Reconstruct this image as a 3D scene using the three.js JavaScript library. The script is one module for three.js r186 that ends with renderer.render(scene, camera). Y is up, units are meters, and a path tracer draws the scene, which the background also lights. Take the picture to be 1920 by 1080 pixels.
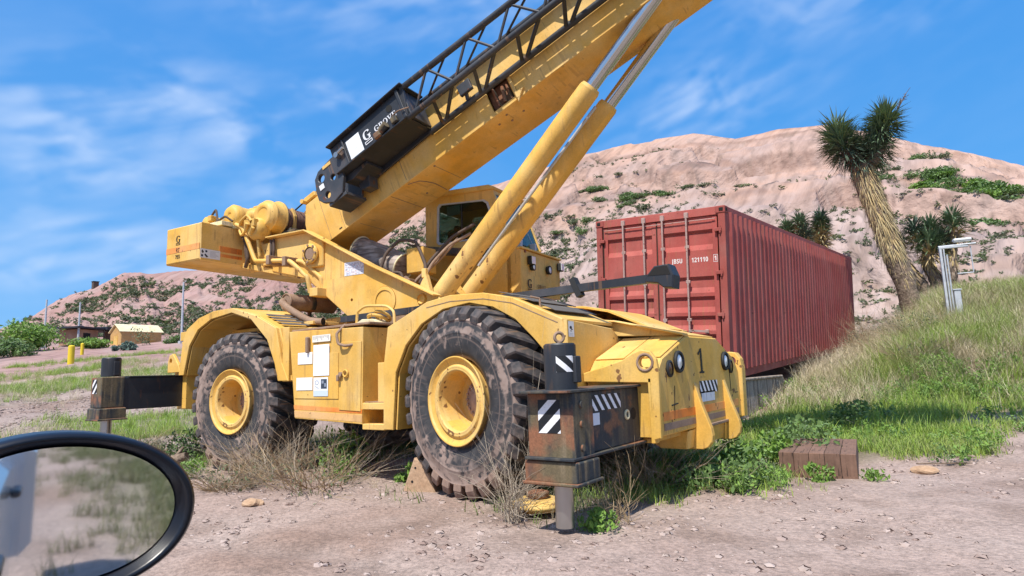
import * as THREE from 'three';
import { mergeGeometries, mergeVertices } from 'three/addons/utils/BufferGeometryUtils.js';
import { RoundedBoxGeometry } from 'three/addons/geometries/RoundedBoxGeometry.js';

// ---------------------------------------------------------------- camera, sky, sun, exposure
const scene = new THREE.Scene();
const camera = new THREE.PerspectiveCamera(50.25, 16 / 9, 0.05, 6000);
camera.position.set(6.0306, 1.1865, 6.2225);
camera.rotation.set(0.13737, 0.6244, -0.03569, 'YXZ');
const renderer = new THREE.WebGLRenderer({ antialias: true });
renderer.toneMapping = THREE.LinearToneMapping;
renderer.toneMappingExposure = 1.3;
renderer.shadowMap.enabled = true;

// deterministic noise
function rng(seed) { let s = seed >>> 0; return () => { s = (s + 0x6d2b79f5) | 0; let t = Math.imul(s ^ (s >>> 15), 1 | s); t = (t + Math.imul(t ^ (t >>> 7), 61 | t)) ^ t; return ((t ^ (t >>> 14)) >>> 0) / 4294967296; }; }
const hash = (x, y, s) => { let h = Math.imul(x, 374761393) + Math.imul(y, 668265263) + Math.imul(s, 974634777); h = Math.imul(h ^ (h >>> 13), 1274126177); return ((h ^ (h >>> 16)) >>> 0) / 4294967296; };
function vn(x, y, s = 0, p = 0) { // value noise, periodic in p cells if p > 0
  let xi = Math.floor(x), yi = Math.floor(y); const fx = x - xi, fy = y - yi, u = fx * fx * (3 - 2 * fx), v = fy * fy * (3 - 2 * fy);
  let x1 = xi + 1, y1 = yi + 1; if (p) { xi = ((xi % p) + p) % p; yi = ((yi % p) + p) % p; x1 = ((x1 % p) + p) % p; y1 = ((y1 % p) + p) % p; }
  const a = hash(xi, yi, s), b = hash(x1, yi, s), c = hash(xi, y1, s), d = hash(x1, y1, s);
  return a + (b - a) * u + (c - a) * v + (a - b - c + d) * u * v;
}
function fbm(x, y, o = 4, s = 0, p = 0) { let a = 0, w = 0.5, t = 0; for (let i = 0; i < o; i++) { a += w * vn(x, y, s + i * 17, p); t += w; w *= 0.5; x *= 2; y *= 2; p *= 2; } return a / t; }
const clamp = (x, a = 0, b = 1) => Math.min(b, Math.max(a, x));
const sm = (a, b, x) => { const t = clamp((x - a) / (b - a)); return t * t * (3 - 2 * t); };
const mix = (a, b, t) => a + (b - a) * t;
const mix3 = (a, b, t) => [mix(a[0], b[0], t), mix(a[1], b[1], t), mix(a[2], b[2], t)];
function table(T, x) { if (x <= T[0][0]) return T[0].slice(1); for (let i = 1; i < T.length; i++) if (x <= T[i][0]) { const t = (x - T[i - 1][0]) / (T[i][0] - T[i - 1][0]); return T[i].slice(1).map((v, k) => mix(T[i - 1][k + 1], v, t)); } return T[T.length - 1].slice(1); }

// sky: clear blue with thin cirrus
{
  const W = 2048, H = 1024, data = new Float32Array(W * H * 4);
  const wisps = [[-2.8, 0.34, 0.11, 0.07, 0.9], [-2.71, 0.385, 0.1, 0.05, 0.8], [-2.62, 0.37, 0.09, 0.035, 0.85], [-2.55, 0.29, 0.06, 0.05, 0.8], [-2.47, 0.435, 0.07, 0.025, 0.7], [-1.86, 0.40, 0.1, 0.045, 0.85], [-1.95, 0.37, 0.1, 0.03, 0.5],
    [-2.8, 0.2, 0.12, 0.03, 0.8], [-2.78, 0.16, 0.14, 0.03, 0.95], [-2.06, 0.36, 0.06, 0.03, 0.4], [-2.3, 0.6, 0.3, 0.08, 0.6], [-1.6, 0.5, 0.2, 0.05, 0.45]];
  for (let j = 0; j < H; j++) {
    const el = ((j + 0.5) / H - 0.5) * Math.PI;
    for (let i = 0; i < W; i++) {
      const az = ((i + 0.5) / W - 0.5) * 2 * Math.PI, up = Math.max(0, Math.sin(el));
      const k = Math.pow(1 - up, 2.2), h = Math.exp(-up * 11);
      let c = [mix(0.024, 0.1, k), mix(0.195, 0.385, k), mix(0.59, 0.78, k)];
      c = mix3(c, [0.34, 0.52, 0.74], h * 0.7);
      const ca = Math.cos(el), glow = Math.acos(clamp(ca * Math.cos(az) * 0.07 + Math.sin(el) * 0.815 + ca * Math.sin(az) * 0.575, -1, 1)); // brighter haze around the sun
      if (el > 0) c = mix3(c, [1.5, 1.5, 1.45], 0.55 * Math.exp(-glow / 0.42));
      if (el < 0) c = mix3(c, [0.3, 0.24, 0.2], sm(0, 0.08, -el));
      else if (el < 1.2) {
        let m = 0.05;
        if (Math.abs(az + 2.1) < 1.3) for (const [a, e, sa, se, w] of wisps) { const q = ((az - a) / sa) ** 2 + ((el - e) / se) ** 2; if (q < 6) m = Math.max(m, w * Math.exp(-q * 0.6)); }
        else m = 0.5 * fbm(az * 2.2 + 7, el * 5, 2, 91);
        const u = az * Math.cos(0.5) * 11 + el * 6, v = -az * 6 + el * 19;
        const wx = fbm(u * 0.6, v * 0.35, 3, 5) * 2.2, n = fbm(u * 0.8 + wx, v * 0.8 + wx * 1.2, 4, 31), fine = fbm(u * 1.6 + wx * 2, v * 3.4, 4, 47);
        const d = clamp(sm(0.3, 0.9, n * 0.62 + fine * 0.42) * m * 1.35) * sm(0, 0.06, el);
        c = mix3(c, [0.56, 0.67, 0.86], d * 0.66);
      }
      data.set([c[0], c[1], c[2], 1], (j * W + i) * 4);
    }
  }
  const sky = new THREE.DataTexture(data, W, H, THREE.RGBAFormat, THREE.FloatType);
  sky.mapping = THREE.EquirectangularReflectionMapping; sky.magFilter = sky.minFilter = THREE.LinearFilter; sky.needsUpdate = true;
  scene.background = sky; scene.environment = sky;
}
const sun = new THREE.DirectionalLight(new THREE.Color(1, 0.95, 0.86), 4.6);
sun.position.set(5, 61, 37); sun.target.position.set(0, 0, 0); sun.castShadow = true;
Object.assign(sun.shadow.camera, { left: -40, right: 40, top: 40, bottom: -40, near: 1, far: 200 }); sun.shadow.mapSize.set(4096, 4096);
scene.add(sun, sun.target);

// ---------------------------------------------------------------- helpers
const used = new Map();
const numbered = (n) => { const k = used.get(n) || 0; used.set(n, k + 1); return k ? `${n}_${String(k).padStart(3, '0')}` : n; };
function tag(o, label, category, group, kind) { if (label) o.userData.label = label; if (category) o.userData.category = category; if (group) o.userData.group = group; if (kind) o.userData.kind = kind; return o; }
function thing(name, label, category, pos = [0, 0, 0], turn = 0, group) { const o = new THREE.Group(); o.name = numbered(name); o.position.set(...pos); o.rotation.y = turn; scene.add(o); return tag(o, label, category, group); }
function uvBox(g) { // uv in metres, chosen by the face's direction
  g = g.index ? g.toNonIndexed() : g; if (!g.attributes.normal) g.computeVertexNormals();
  const p = g.attributes.position, uv = new Float32Array(p.count * 2), a = new THREE.Vector3(), b = new THREE.Vector3(), c = new THREE.Vector3();
  for (let i = 0; i < p.count; i += 3) {
    a.fromBufferAttribute(p, i); b.fromBufferAttribute(p, i + 1); c.fromBufferAttribute(p, i + 2);
    const n = b.clone().sub(a).cross(c.clone().sub(a)), x = Math.abs(n.x), y = Math.abs(n.y), z = Math.abs(n.z);
    [a, b, c].forEach((q, k) => { const w = y > x && y > z ? [q.x, q.z] : x > z ? [q.z, q.y] : [q.x, q.y]; uv.set(w, (i + k) * 2); });
  }
  g.setAttribute('uv', new THREE.BufferAttribute(uv, 2));
  for (const k of Object.keys(g.attributes)) if (!['position', 'normal', 'uv'].includes(k)) g.deleteAttribute(k);
  return g;
}
function mesh(name, geos, mat, parent = scene, label) {
  const g = Array.isArray(geos) ? (geos.length > 1 ? mergeGeometries(geos.map(uvBox)) : uvBox(geos[0])) : geos;
  const m = new THREE.Mesh(g, mat); m.name = numbered(name); m.castShadow = m.receiveShadow = true; parent.add(m);
  if (label) m.userData.label = label; return m;
}
const box = (w, h, d, x, y, z, b = 0.008) => new RoundedBoxGeometry(w, h, d, 1, Math.min(b, w / 2.1, h / 2.1, d / 2.1)).translate(x, y, z);
function prism(pts, z0, z1, b = 0.006, holes = []) { // polygon in x,y extruded along z
  const s = new THREE.Shape(pts.map(([x, y]) => new THREE.Vector2(x, y)));
  for (const h of holes) s.holes.push(new THREE.Path(h.map(([x, y]) => new THREE.Vector2(x, y))));
  b = Math.min(b, (z1 - z0) / 2.2);
  return new THREE.ExtrudeGeometry(s, { depth: z1 - z0 - 2 * b, bevelEnabled: b > 0, bevelThickness: b, bevelSize: b, bevelOffset: -b, bevelSegments: 1, curveSegments: 16 }).translate(0, 0, z0 + b);
}
const prismX = (zy, x0, x1, b) => prism(zy, -x1, -x0, b).rotateY(-Math.PI / 2); // polygon in z,y extruded along x
const Vv = (p) => new THREE.Vector3(...p);
function tube(p, q, r, r2 = r, seg = 14, open = false) { const a = Vv(p), d = Vv(q).sub(a), L = d.length(); const g = new THREE.CylinderGeometry(r2, r, L, seg, 1, open); g.translate(0, L / 2, 0); g.applyQuaternion(new THREE.Quaternion().setFromUnitVectors(new THREE.Vector3(0, 1, 0), d.normalize())); return g.translate(...p); }
function rod(p, q, w, h = w) { const a = Vv(p), d = Vv(q).sub(a), L = d.length(); const g = new THREE.BoxGeometry(w, L, h); g.translate(0, L / 2, 0); g.applyQuaternion(new THREE.Quaternion().setFromUnitVectors(new THREE.Vector3(0, 1, 0), d.normalize())); return g.translate(...p); }
const path = (pts, r, n = 24, seg = 8, closed = false) => new THREE.TubeGeometry(new THREE.CatmullRomCurve3(pts.map(Vv), closed, 'catmullrom', 0.25), n, r, seg, closed);
function strip(pts, t, z0, z1, b = 0.004) { // open polyline in x,y given thickness t to its left, extruded along z
  const off = pts.map((p, i) => { const a = pts[Math.max(0, i - 1)], c = pts[Math.min(pts.length - 1, i + 1)], dx = c[0] - a[0], dy = c[1] - a[1], l = Math.hypot(dx, dy); return [p[0] - dy / l * t, p[1] + dx / l * t]; });
  return prism([...pts, ...off.reverse()], z0, z1, b);
}
const lathe = (pts, seg = 32) => new THREE.LatheGeometry(pts.map(([r, y]) => new THREE.Vector2(r, y)), seg);
const ringPts = (cx, cy, r, n, a0 = 0, a1 = Math.PI * 2) => Array.from({ length: n }, (_, i) => { const a = a0 + (a1 - a0) * i / (a1 - a0 > 6.2 ? n : n - 1); return [cx + r * Math.cos(a), cy + r * Math.sin(a)]; });

// ---------------------------------------------------------------- textures and materials
const lin = (hex) => { const c = new THREE.Color(hex); return [c.r, c.g, c.b]; };
const toS = (v) => { v = clamp(v); return Math.round(255 * (v < 0.0031308 ? 12.92 * v : 1.055 * v ** (1 / 2.4) - 0.055)); };
function tex(n, metres, f, color = true) { // f(u, v) -> linear rgb
  const d = new Uint8Array(n * n * 4);
  for (let j = 0; j < n; j++) for (let i = 0; i < n; i++) { const c = f(i / n, j / n), k = (j * n + i) * 4; if (color) { d[k] = toS(c[0]); d[k + 1] = toS(c[1]); d[k + 2] = toS(c[2]); } else d[k] = d[k + 1] = d[k + 2] = Math.round(255 * clamp(c)); d[k + 3] = 255; }
  const t = new THREE.DataTexture(d, n, n); t.wrapS = t.wrapT = THREE.RepeatWrapping; t.magFilter = THREE.LinearFilter; t.minFilter = THREE.LinearMipmapLinearFilter; t.generateMipmaps = true;
  if (color) t.colorSpace = THREE.SRGBColorSpace; t.repeat.set(1 / metres, 1 / metres); t.needsUpdate = true; return t;
}
const rustC = [0.13, 0.045, 0.018], dustC = [0.36, 0.25, 0.2];
function paintTex(base, faded, chip, dust, seed, metres = 2.6, n = 1024) {
  return tex(n, metres, (u, v) => {
    const big = fbm(u * 4, v * 4, 4, seed, 4), mid = fbm(u * 16, v * 16, 4, seed + 3, 16), streak = fbm(u * 48, v * 3, 3, seed + 9, 0 || 48) , fine = vn(u * 256, v * 256, seed + 5, 256);
    let c = mix3(base, faded, sm(0.3, 0.72, big * 0.85 + streak * 0.15)); c = mix3(c, c.map((x) => x * 0.8), 0.7 * sm(0.52, 0.75, fbm(u * 9, v * 9, 4, seed + 31, 9)));
    const run = sm(0.66, 0.76, fbm(u * 70, v * 4, 2, seed + 41, 0) ) * sm(0.5, 0.62, fbm(u * 5, v * 5, 3, seed + 43, 5)); c = mix3(c, [0.3, 0.15, 0.06], run * 0.3);
    c = mix3(c, dustC, dust * sm(0.45, 0.8, mid * 0.5 + big * 0.5) + dust * 0.12 * streak);
    const spots = fbm(u * 40, v * 40, 3, seed + 13, 40) * 0.7 + big * 0.3;
    c = mix3(c, rustC, sm(chip, chip + 0.03, spots) * 0.85);
    const sc = sm(0.74, 0.8, fbm(u * 90, v * 12, 2, seed + 21, 90)) * sm(0.5, 0.65, mid); c = mix3(c, rustC, sc * 0.3);
    return c.map((x) => x * (0.93 + 0.14 * fine));
  });
}
const bumpFine = tex(512, 1.3, (u, v) => fbm(u * 20, v * 20, 5, 400, 20), false);
const roughPaint = tex(512, 1.9, (u, v) => 0.42 + 0.42 * fbm(u * 14, v * 14, 4, 410, 14), false);
const S = (o) => new THREE.MeshStandardMaterial(o);
const yellowTex = paintTex([0.72, 0.41, 0.075], [0.77, 0.52, 0.18], 0.725, 0.16, 11);
const M = {
  yellow: S({ map: yellowTex, roughnessMap: roughPaint, roughness: 1, bumpMap: bumpFine, bumpScale: 0.0012 }),
  worn: S({ map: paintTex([0.66, 0.38, 0.06], [0.72, 0.47, 0.14], 0.68, 0.22, 57), roughnessMap: roughPaint, roughness: 1, bumpMap: bumpFine, bumpScale: 0.0015 }),
  boom: S({ map: paintTex([0.73, 0.4, 0.06], [0.77, 0.5, 0.16], 0.8, 0.09, 83), roughnessMap: roughPaint, roughness: 0.95, bumpMap: bumpFine, bumpScale: 0.001 }),
  black: S({ map: paintTex([0.018, 0.021, 0.027], [0.05, 0.054, 0.062], 0.74, 0.1, 121), roughness: 0.5, bumpMap: bumpFine, bumpScale: 0.001 }),
  rusty: S({ map: tex(1024, 1.7, (u, v) => { const a = fbm(u * 7, v * 7, 5, 151, 7), st = fbm(u * 40, v * 3, 3, 157, 40), f = vn(u * 200, v * 200, 3, 200); let c = mix3([0.03, 0.036, 0.04], [0.13, 0.1, 0.055], sm(0.36, 0.6, a * 0.6 + st * 0.4)); c = mix3(c, [0.24, 0.1, 0.05], sm(0.54, 0.72, fbm(u * 5, v * 5, 5, 153, 5))); c = mix3(c, [0.26, 0.2, 0.13], sm(0.55, 0.85, st) * 0.45); return c.map((x) => x * (0.8 + 0.4 * f)); }), roughness: 0.85, bumpMap: bumpFine, bumpScale: 0.003 }),
  beam: S({ map: tex(1024, 1.9, (u, v) => { const a = fbm(u * 5, v * 5, 5, 161, 5), st = fbm(u * 44, v * 3, 3, 167, 0), f = vn(u * 200, v * 200, 3, 200); let c = mix3([0.024, 0.029, 0.036], [0.085, 0.075, 0.055], sm(0.4, 0.7, a * 0.55 + st * 0.45)); c = mix3(c, [0.2, 0.09, 0.045], sm(0.56, 0.68, fbm(u * 7, v * 7, 5, 169, 7))); return c.map((x) => x * (0.8 + 0.4 * f)); }), roughness: 0.7, bumpMap: bumpFine, bumpScale: 0.002 }),
  brownMetal: S({ map: tex(512, 1, (u, v) => mix3([0.2, 0.12, 0.075], [0.34, 0.23, 0.16], fbm(u * 8, v * 8, 5, 171, 8)).map((x) => x * (0.85 + 0.3 * vn(u * 90, v * 90, 2, 90)))), roughness: 0.8, bumpMap: bumpFine, bumpScale: 0.002 }),
  dark: S({ color: new THREE.Color(0.012, 0.011, 0.01), roughness: 0.9 }),
  steel: S({ color: new THREE.Color(0.45, 0.44, 0.42), metalness: 0.9, roughness: 0.32 }),
  chrome: S({ color: new THREE.Color(0.6, 0.6, 0.6), metalness: 1, roughness: 0.18 }),
  galv: S({ map: tex(512, 0.8, (u, v) => { const a = fbm(u * 10, v * 10, 4, 180, 10); return [0.4 + 0.2 * a, 0.42 + 0.2 * a, 0.45 + 0.2 * a]; }), roughness: 0.55, metalness: 0.35 }),
  hose: S({ color: new THREE.Color(0.09, 0.06, 0.045), roughness: 0.8 }),
  rope: S({ map: tex(256, 0.12, (u, v) => mix3([0.05, 0.025, 0.018], [0.22, 0.11, 0.075], Math.abs(Math.sin(u * Math.PI * 6)) * 0.7 + 0.3 * vn(u * 64, v * 64, 5, 64))), roughness: 0.9 }),
  grip: S({ map: tex(512, 0.7, (u, v) => { const n = vn(u * 256, v * 256, 201, 256), a = fbm(u * 6, v * 6, 4, 203, 6); return mix3([0.05, 0.048, 0.046], [0.16, 0.14, 0.125], a * 0.6 + n * 0.4); }), roughness: 0.95 }),
  orange: S({ map: paintTex([0.75, 0.2, 0.02], [0.8, 0.36, 0.1], 0.72, 0.15, 221, 2.6, 512), roughness: 0.6 }),
  peach: S({ map: paintTex([0.72, 0.42, 0.16], [0.78, 0.5, 0.26], 0.72, 0.15, 227, 2.6, 512), roughness: 0.6 }),
  glass: new THREE.MeshPhysicalMaterial({ color: new THREE.Color(0.42, 0.55, 0.52), transmission: 1, thickness: 0, roughness: 0.03, ior: 1.5 }),
  lens: new THREE.MeshPhysicalMaterial({ color: new THREE.Color(0.82, 0.84, 0.85), roughness: 0.2, clearcoat: 1 }),
  amber: new THREE.MeshPhysicalMaterial({ color: new THREE.Color(0.1, 0.022, 0.01), roughness: 0.3, clearcoat: 0.6 }),
  white: S({ color: new THREE.Color(0.72, 0.73, 0.74), roughness: 0.6 }),
  cream: S({ map: paintTex([0.72, 0.62, 0.36], [0.74, 0.68, 0.48], 0.8, 0.15, 233, 1.4, 256), roughness: 0.7 }),
  rubberTrim: S({ color: new THREE.Color(0.02, 0.02, 0.02), roughness: 0.7 }),
};
const CM = new Map();
function canvasMat(w, h, draw, extra = {}) { const c = document.createElement('canvas'); c.width = w; c.height = h; const g = c.getContext('2d'); draw(g, w, h); const t = new THREE.CanvasTexture(c); t.colorSpace = THREE.SRGBColorSpace; t.anisotropy = 4; return S({ map: t, roughness: 0.65, ...extra }); }
function decal(name, mat, w, h, M4, parent, label) { const g = new THREE.PlaneGeometry(w, h); if (M4) g.applyMatrix4(M4); const m = new THREE.Mesh(g, mat); m.name = numbered(name); m.receiveShadow = true; parent.add(m); if (label) m.userData.label = label; return m; }
const T = (x, y, z) => new THREE.Matrix4().makeTranslation(x, y, z), RY = (a) => new THREE.Matrix4().makeRotationY(a), RZ = (a) => new THREE.Matrix4().makeRotationZ(a), RX = (a) => new THREE.Matrix4().makeRotationX(a);
const mul = (...m) => m.reduce((a, b) => a.clone().multiply(b));
const FX = Math.PI / 2; // turns a decal to face +x

// ---------------------------------------------------------------- the land
const RIDGE = [[-3.6, 230, 9], [-3.25, 215, 10], [-2.950, 196, 13.5], [-2.901, 185, 17.8], [-2.865, 175, 22.2], [-2.834, 170, 24.0], [-2.813, 165, 25.8], [-2.795, 160, 27.1], [-2.751, 150, 26.2], [-2.725, 145, 25.7], [-2.624, 129, 25.8], [-2.513, 114, 27.1], [-2.358, 101, 30.8], [-2.235, 93, 32.5], [-2.162, 91, 33.7], [-2.079, 89, 35.7], [-1.978, 88, 36.4], [-1.877, 88, 36.7], [-1.809, 88, 34.7], [-1.742, 88, 35.0], [-1.671, 88, 34.2], [-1.607, 89, 32.0], [-1.573, 86, 29.3], [-1.541, 84, 27.2], [-1.497, 82, 24.9], [-1.435, 79, 21.3], [-1.394, 78, 19.2], [-1.2, 90, 13], [-0.9, 150, 9], [-0.4, 220, 9], [2.68, 230, 9]];
const FOOT = [[-3.6, 120], [-2.95, 100], [-2.75, 86], [-2.5, 56], [-2.2, 36], [-1.9, 28], [-1.4, 27], [-1, 50], [-0.4, 120], [2.68, 120]];
const GB = [[1.5, 0], [4.3, 0.29], [6, 0.42], [8, 0.74], [11, 1.02], [16.3, 1.6], [22, 2.3], [30, 3.0], [60, 5], [120, 8]];
const ruts = (x, z) => { if (z < 2.4 || z > 7.5) return 0; const c = z + 0.12 * Math.sin(x * 0.5) + (fbm(x * 0.4, 3, 3, 511) - 0.5) * 0.5; return Math.exp(-(((c - 3.5) / 0.16) ** 2)) + 0.8 * Math.exp(-(((c - 4.15) / 0.14) ** 2)) + Math.exp(-(((c - 5.1) / 0.16) ** 2)); };
function baseH(x, z) {
  const left = x < -60 ? -x - 7 : Math.log(1 + Math.exp((-x - 7) / 2)) * 2;
  const w = -z, bank = sm(3.5, 6.0, x) * (0.6 * sm(5.2, 8.4, w) + 0.74 * sm(7.4, 14, w)) * (1 - sm(20, 32, w));
  return table(GB, w)[0] + 0.064 * left + bank + (fbm(x * 0.55, z * 0.55, 4, 501) - 0.5) * 0.16 * (0.25 + sm(3, 9, Math.hypot(x - 1, z))) - ruts(x, z) * 0.03 + (fbm(x * 3.1, z * 3.1, 3, 503) - 0.5) * 0.025;
}
function landH(x, z) {
  const dx = x - 3, r = Math.hypot(dx, z); let th = Math.atan2(z, dx); if (th > 2.68) th -= 2 * Math.PI;
  const [D, H] = table(RIDGE, th), rf = table(FOOT, th)[0];
  if (r <= rf) return baseH(x, z);
  const k = rf / r, b = baseH(3 + dx * k, z * k), t = (r - rf) / (D - rf);
  const gul = (fbm(th * 60, r * 0.02, 4, 521) - 0.5) * mix(0.45, 1, 1 - sm(-2.55, -2.3, th)), rough = fbm(x * 0.16, z * 0.16, 5, 531) - 0.5;
  const isL = 1 - sm(-2.55, -2.3, th);
  let y = b + (H - b) * (t < 1 ? t * (0.86 + 0.14 * t) : 1);
  if (t >= 1) y -= Math.min((r - D) * 0.06, H * 0.8);
  const f = sm(0, 0.12, t) * (1 - 0.8 * sm(0.85, 1, t));
  y += f * (gul * mix(1.6, 3.4, isL) + rough * mix(1.6, 3, isL));
  // benches cut along the dump
  y += (1 - isL) * f * 1.6 * (sm(0.48, 0.53, fbm(th * 7, t * 9, 3, 551)) - 0.5); // ledges
  y += f * 0.3 * Math.sin(t * 46 + fbm(x * 0.05, z * 0.05, 3, 541) * 7) + f * 0.35 * (fbm(th * 9, y * 0.9, 4, 547) - 0.5) * 2;
  return y;
}
// how much green and dry growth stands at a place (0..1 each)
function growth(x, z) {
  const n = fbm(x * 0.7 + 3, z * 0.7, 4, 601), n2 = fbm(x * 0.35, z * 0.35 + 9, 4, 611), w = -z;
  let g = 0, d = 0;
  const bank = sm(3.0, 3.8, x) * sm(3.6, 4.6, w + (n - 0.5) * 1.2) * (1 - sm(17, 24, w));
  const patch = fbm(x * 1.3 + 20, z * 1.3, 3, 621); g = Math.max(g, bank * sm(0.36, 0.55, n * 0.5 + patch * 0.5) * mix(1, 0.45, sm(8, 12, w))); d = Math.max(d, bank * sm(5.2, 8, w) * sm(0.34, 0.5, n2 * 0.6 + (1 - patch) * 0.4));
  d = Math.max(d, sm(3.1, 3.6, x) * (1 - sm(4.4, 5.2, x)) * sm(4.6, 5.4, w) * (1 - sm(17, 20, w)) * 0.8);
  const strip = sm(3.3, 4.0, x) * (1 - sm(4.6, 6.0, x)) * sm(-0.4, 0.4, w) * (1 - sm(2.2, 3.4, w)); g = Math.max(g, strip * sm(0.4, 0.6, n));
  const midr = sm(2.8, 4, x) * sm(1.6, 2.6, w) * (1 - sm(3.4, 4.4, w)); g = Math.max(g, midr * sm(0.42, 0.62, n) * 0.8);
  const under = sm(-6, -4, x) * (1 - sm(3.2, 4.2, x)) * sm(-2.5, -1.6, z) * (1 - sm(1.6, 2.3, z + (n - 0.5) * 1.6)); g = Math.max(g, under * 0.55 * sm(0.42, 0.62, n)); d = Math.max(d, under * 0.16 * sm(0.4, 0.6, n2));
  if (x < -5) { const track = Math.exp(-(((x + 15 + (n2 - 0.5) * 6) / 4.5) ** 2)), far = sm(-5, -8, x); g = Math.max(g, far * (1 - track) * sm(0.46, 0.66, n2)); d = Math.max(d, far * (1 - track) * 0.6 * sm(0.46, 0.66, n)); }
  if (z < -6 && x < 2.6) { d = Math.max(d, 0.6 * sm(0.4, 0.6, n)); g = Math.max(g, 0.5 * sm(0.45, 0.65, n2)); }
  if (x > 7) { const s = Math.max(Math.exp(-(((z + 1 + (n - 0.5)) / 2.2) ** 2)), Math.exp(-(((z - 4.7 + (n - 0.5) * 0.8 - (x - 10) * 0.03) / 0.7) ** 2))); g = Math.max(g, s * sm(0.2, 0.42, n)); if (z < -4.5) g = Math.max(g, sm(0.4, 0.6, n)); }
  if (z > 8.5) g = Math.max(g, sm(8.5, 10, z) * sm(0.35, 0.55, n));
  return [clamp(g), clamp(d)];
}
const gravelTex = tex(1024, 1.4, (u, v) => { const a = fbm(u * 60, v * 60, 3, 641, 60), b = fbm(u * 8, v * 8, 4, 643, 8), f = vn(u * 300, v * 300, 645, 300); const k = 0.5 + 0.55 * a + 0.25 * (b - 0.5) + 0.35 * (f - 0.5); return [k, k * 0.985, k * 0.97]; });
const gravelBump = tex(512, 0.9, (u, v) => fbm(u * 34, v * 34, 4, 651, 34), false);
M.ground = S({ vertexColors: true, map: gravelTex, roughness: 1, bumpMap: gravelBump, bumpScale: 0.012 });
M.hill = S({ vertexColors: true, map: tex(1024, 14, (u, v) => { const a = fbm(u * 20, v * 20, 6, 661, 20), k = 0.5 + 0.85 * a; return [k, k * 0.98, k * 0.96]; }), roughness: 1, bumpMap: tex(512, 6, (u, v) => fbm(u * 16, v * 16, 6, 671, 16), false), bumpScale: 0.18 });
{
  const A = []; for (let i = 0; i < 620; i++) A.push(-3.1 + 1.9 * i / 620); for (let i = 0; i <= 200; i++) A.push(-1.2 + (2 * Math.PI - 1.9) * i / 200);
  const sheet = (R, color) => {
    const P = [], N = A.length, C = [], U = [], I = [];
    R.forEach((r0) => A.forEach((a) => { const r = typeof r0 === 'function' ? r0(a) : r0, x = 3 + r * Math.cos(a), z = r * Math.sin(a), y = landH(x, z); P.push(x, y, z); C.push(...color(x, y, z, r, a)); U.push(x, r > 24 ? y * 1.3 + z * 0.7 : z); }));
    for (let j = 0; j + 1 < R.length; j++) for (let i = 0; i + 1 < N; i++) { const a = j * N + i, b = a + 1, c = a + N, d = c + 1; I.push(a, b, c, b, d, c); }
    const g = new THREE.BufferGeometry(); g.setAttribute('position', new THREE.Float32BufferAttribute(P, 3)); g.setAttribute('color', new THREE.Float32BufferAttribute(C, 3)); g.setAttribute('uv', new THREE.Float32BufferAttribute(U, 2)); g.setIndex(I); g.computeVertexNormals(); return g;
  };
  const near = [0.01]; for (let r = 0.25; r < 26; r *= 1.035) near.push(r); near.push(26);
  const gCol = (x, y, z) => {
    const n = fbm(x * 0.9, z * 0.9, 5, 681), f = fbm(x * 4, z * 4, 4, 683), [g, d] = growth(x, z);
    let c = mix3([0.36, 0.255, 0.215], [0.5, 0.4, 0.35], n * 0.7 + f * 0.3);
    c = mix3(c, [0.3, 0.19, 0.14], sm(0.55, 0.75, fbm(x * 0.5 + 4, z * 0.5, 4, 687)) * 0.7);
    c = mix3(c, [0.46, 0.37, 0.325], 0.7 * clamp(ruts(x, z)) * (0.5 + 0.5 * f)); c = mix3(c, [0.24, 0.165, 0.13], 0.55 * sm(0.56, 0.72, fbm(x * 1.7, z * 1.7 + 8, 4, 689))); c = mix3(c, [0.2, 0.15, 0.07], d * 0.6); return mix3(c, [0.1, 0.115, 0.035], g * 0.65);
  };
  const hCol = (x, y, z, r, a) => {
    let th = a > 2.68 ? a - 2 * Math.PI : a; const isL = 1 - sm(-2.6, -2.35, th), n = fbm(x * 0.06, z * 0.06 + y * 0.1, 5, 691), s = fbm(th * 30, y * 0.9, 4, 693);
    let c = mix3([0.35, 0.225, 0.18], [0.48, 0.34, 0.285], n); c = mix3(c, [0.24, 0.15, 0.12], 0.8 * sm(0.53, 0.63, fbm(th * 6 + fbm(th * 30, y * 0.2, 3, 698) * 0.5, y * 0.62, 4, 697))); c = mix3(c, [0.52, 0.31, 0.22], 0.35 * sm(0.5, 0.7, fbm(th * 20, y * 0.5, 4, 699)));
    const hz = y / table(RIDGE, th)[1]; c = mix3(c, [0.41, 0.32, 0.295], 0.7 * sm(0.5, 0.4, hz + (n - 0.5) * 0.2) * sm(0.1, 0.2, hz)); c = mix3(c, [0.2, 0.14, 0.11], 0.6 * sm(0.66, 0.74, fbm(x * 0.9, z * 0.9 + y, 3, 695))); c = mix3(c, mix3([0.27, 0.145, 0.125], [0.44, 0.29, 0.26], n), isL);
    c = mix3(c, [0.35, 0.265, 0.24], sm(0.45, 0.7, s) * 0.45); c = mix3(c, [0.6, 0.36, 0.24], sm(0.86, 1, (y) / table(RIDGE, th)[1]) * 0.3 * (1 - isL));
    return mix3(gCol(x, y, z), c, sm(25, 40, r));
  };
  tag(mesh('ground', sheet(near, gCol), M.ground), null, null, null, 'structure');
  const far = []; for (let r = 26; r < 235; r *= 1.0095) far.push(r); for (const r of [240, 300, 420, 700, 1300, 2600]) far.push(r);
  tag(mesh('hill', sheet(far, hCol), M.hill), null, null, null, 'structure');
}
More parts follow.
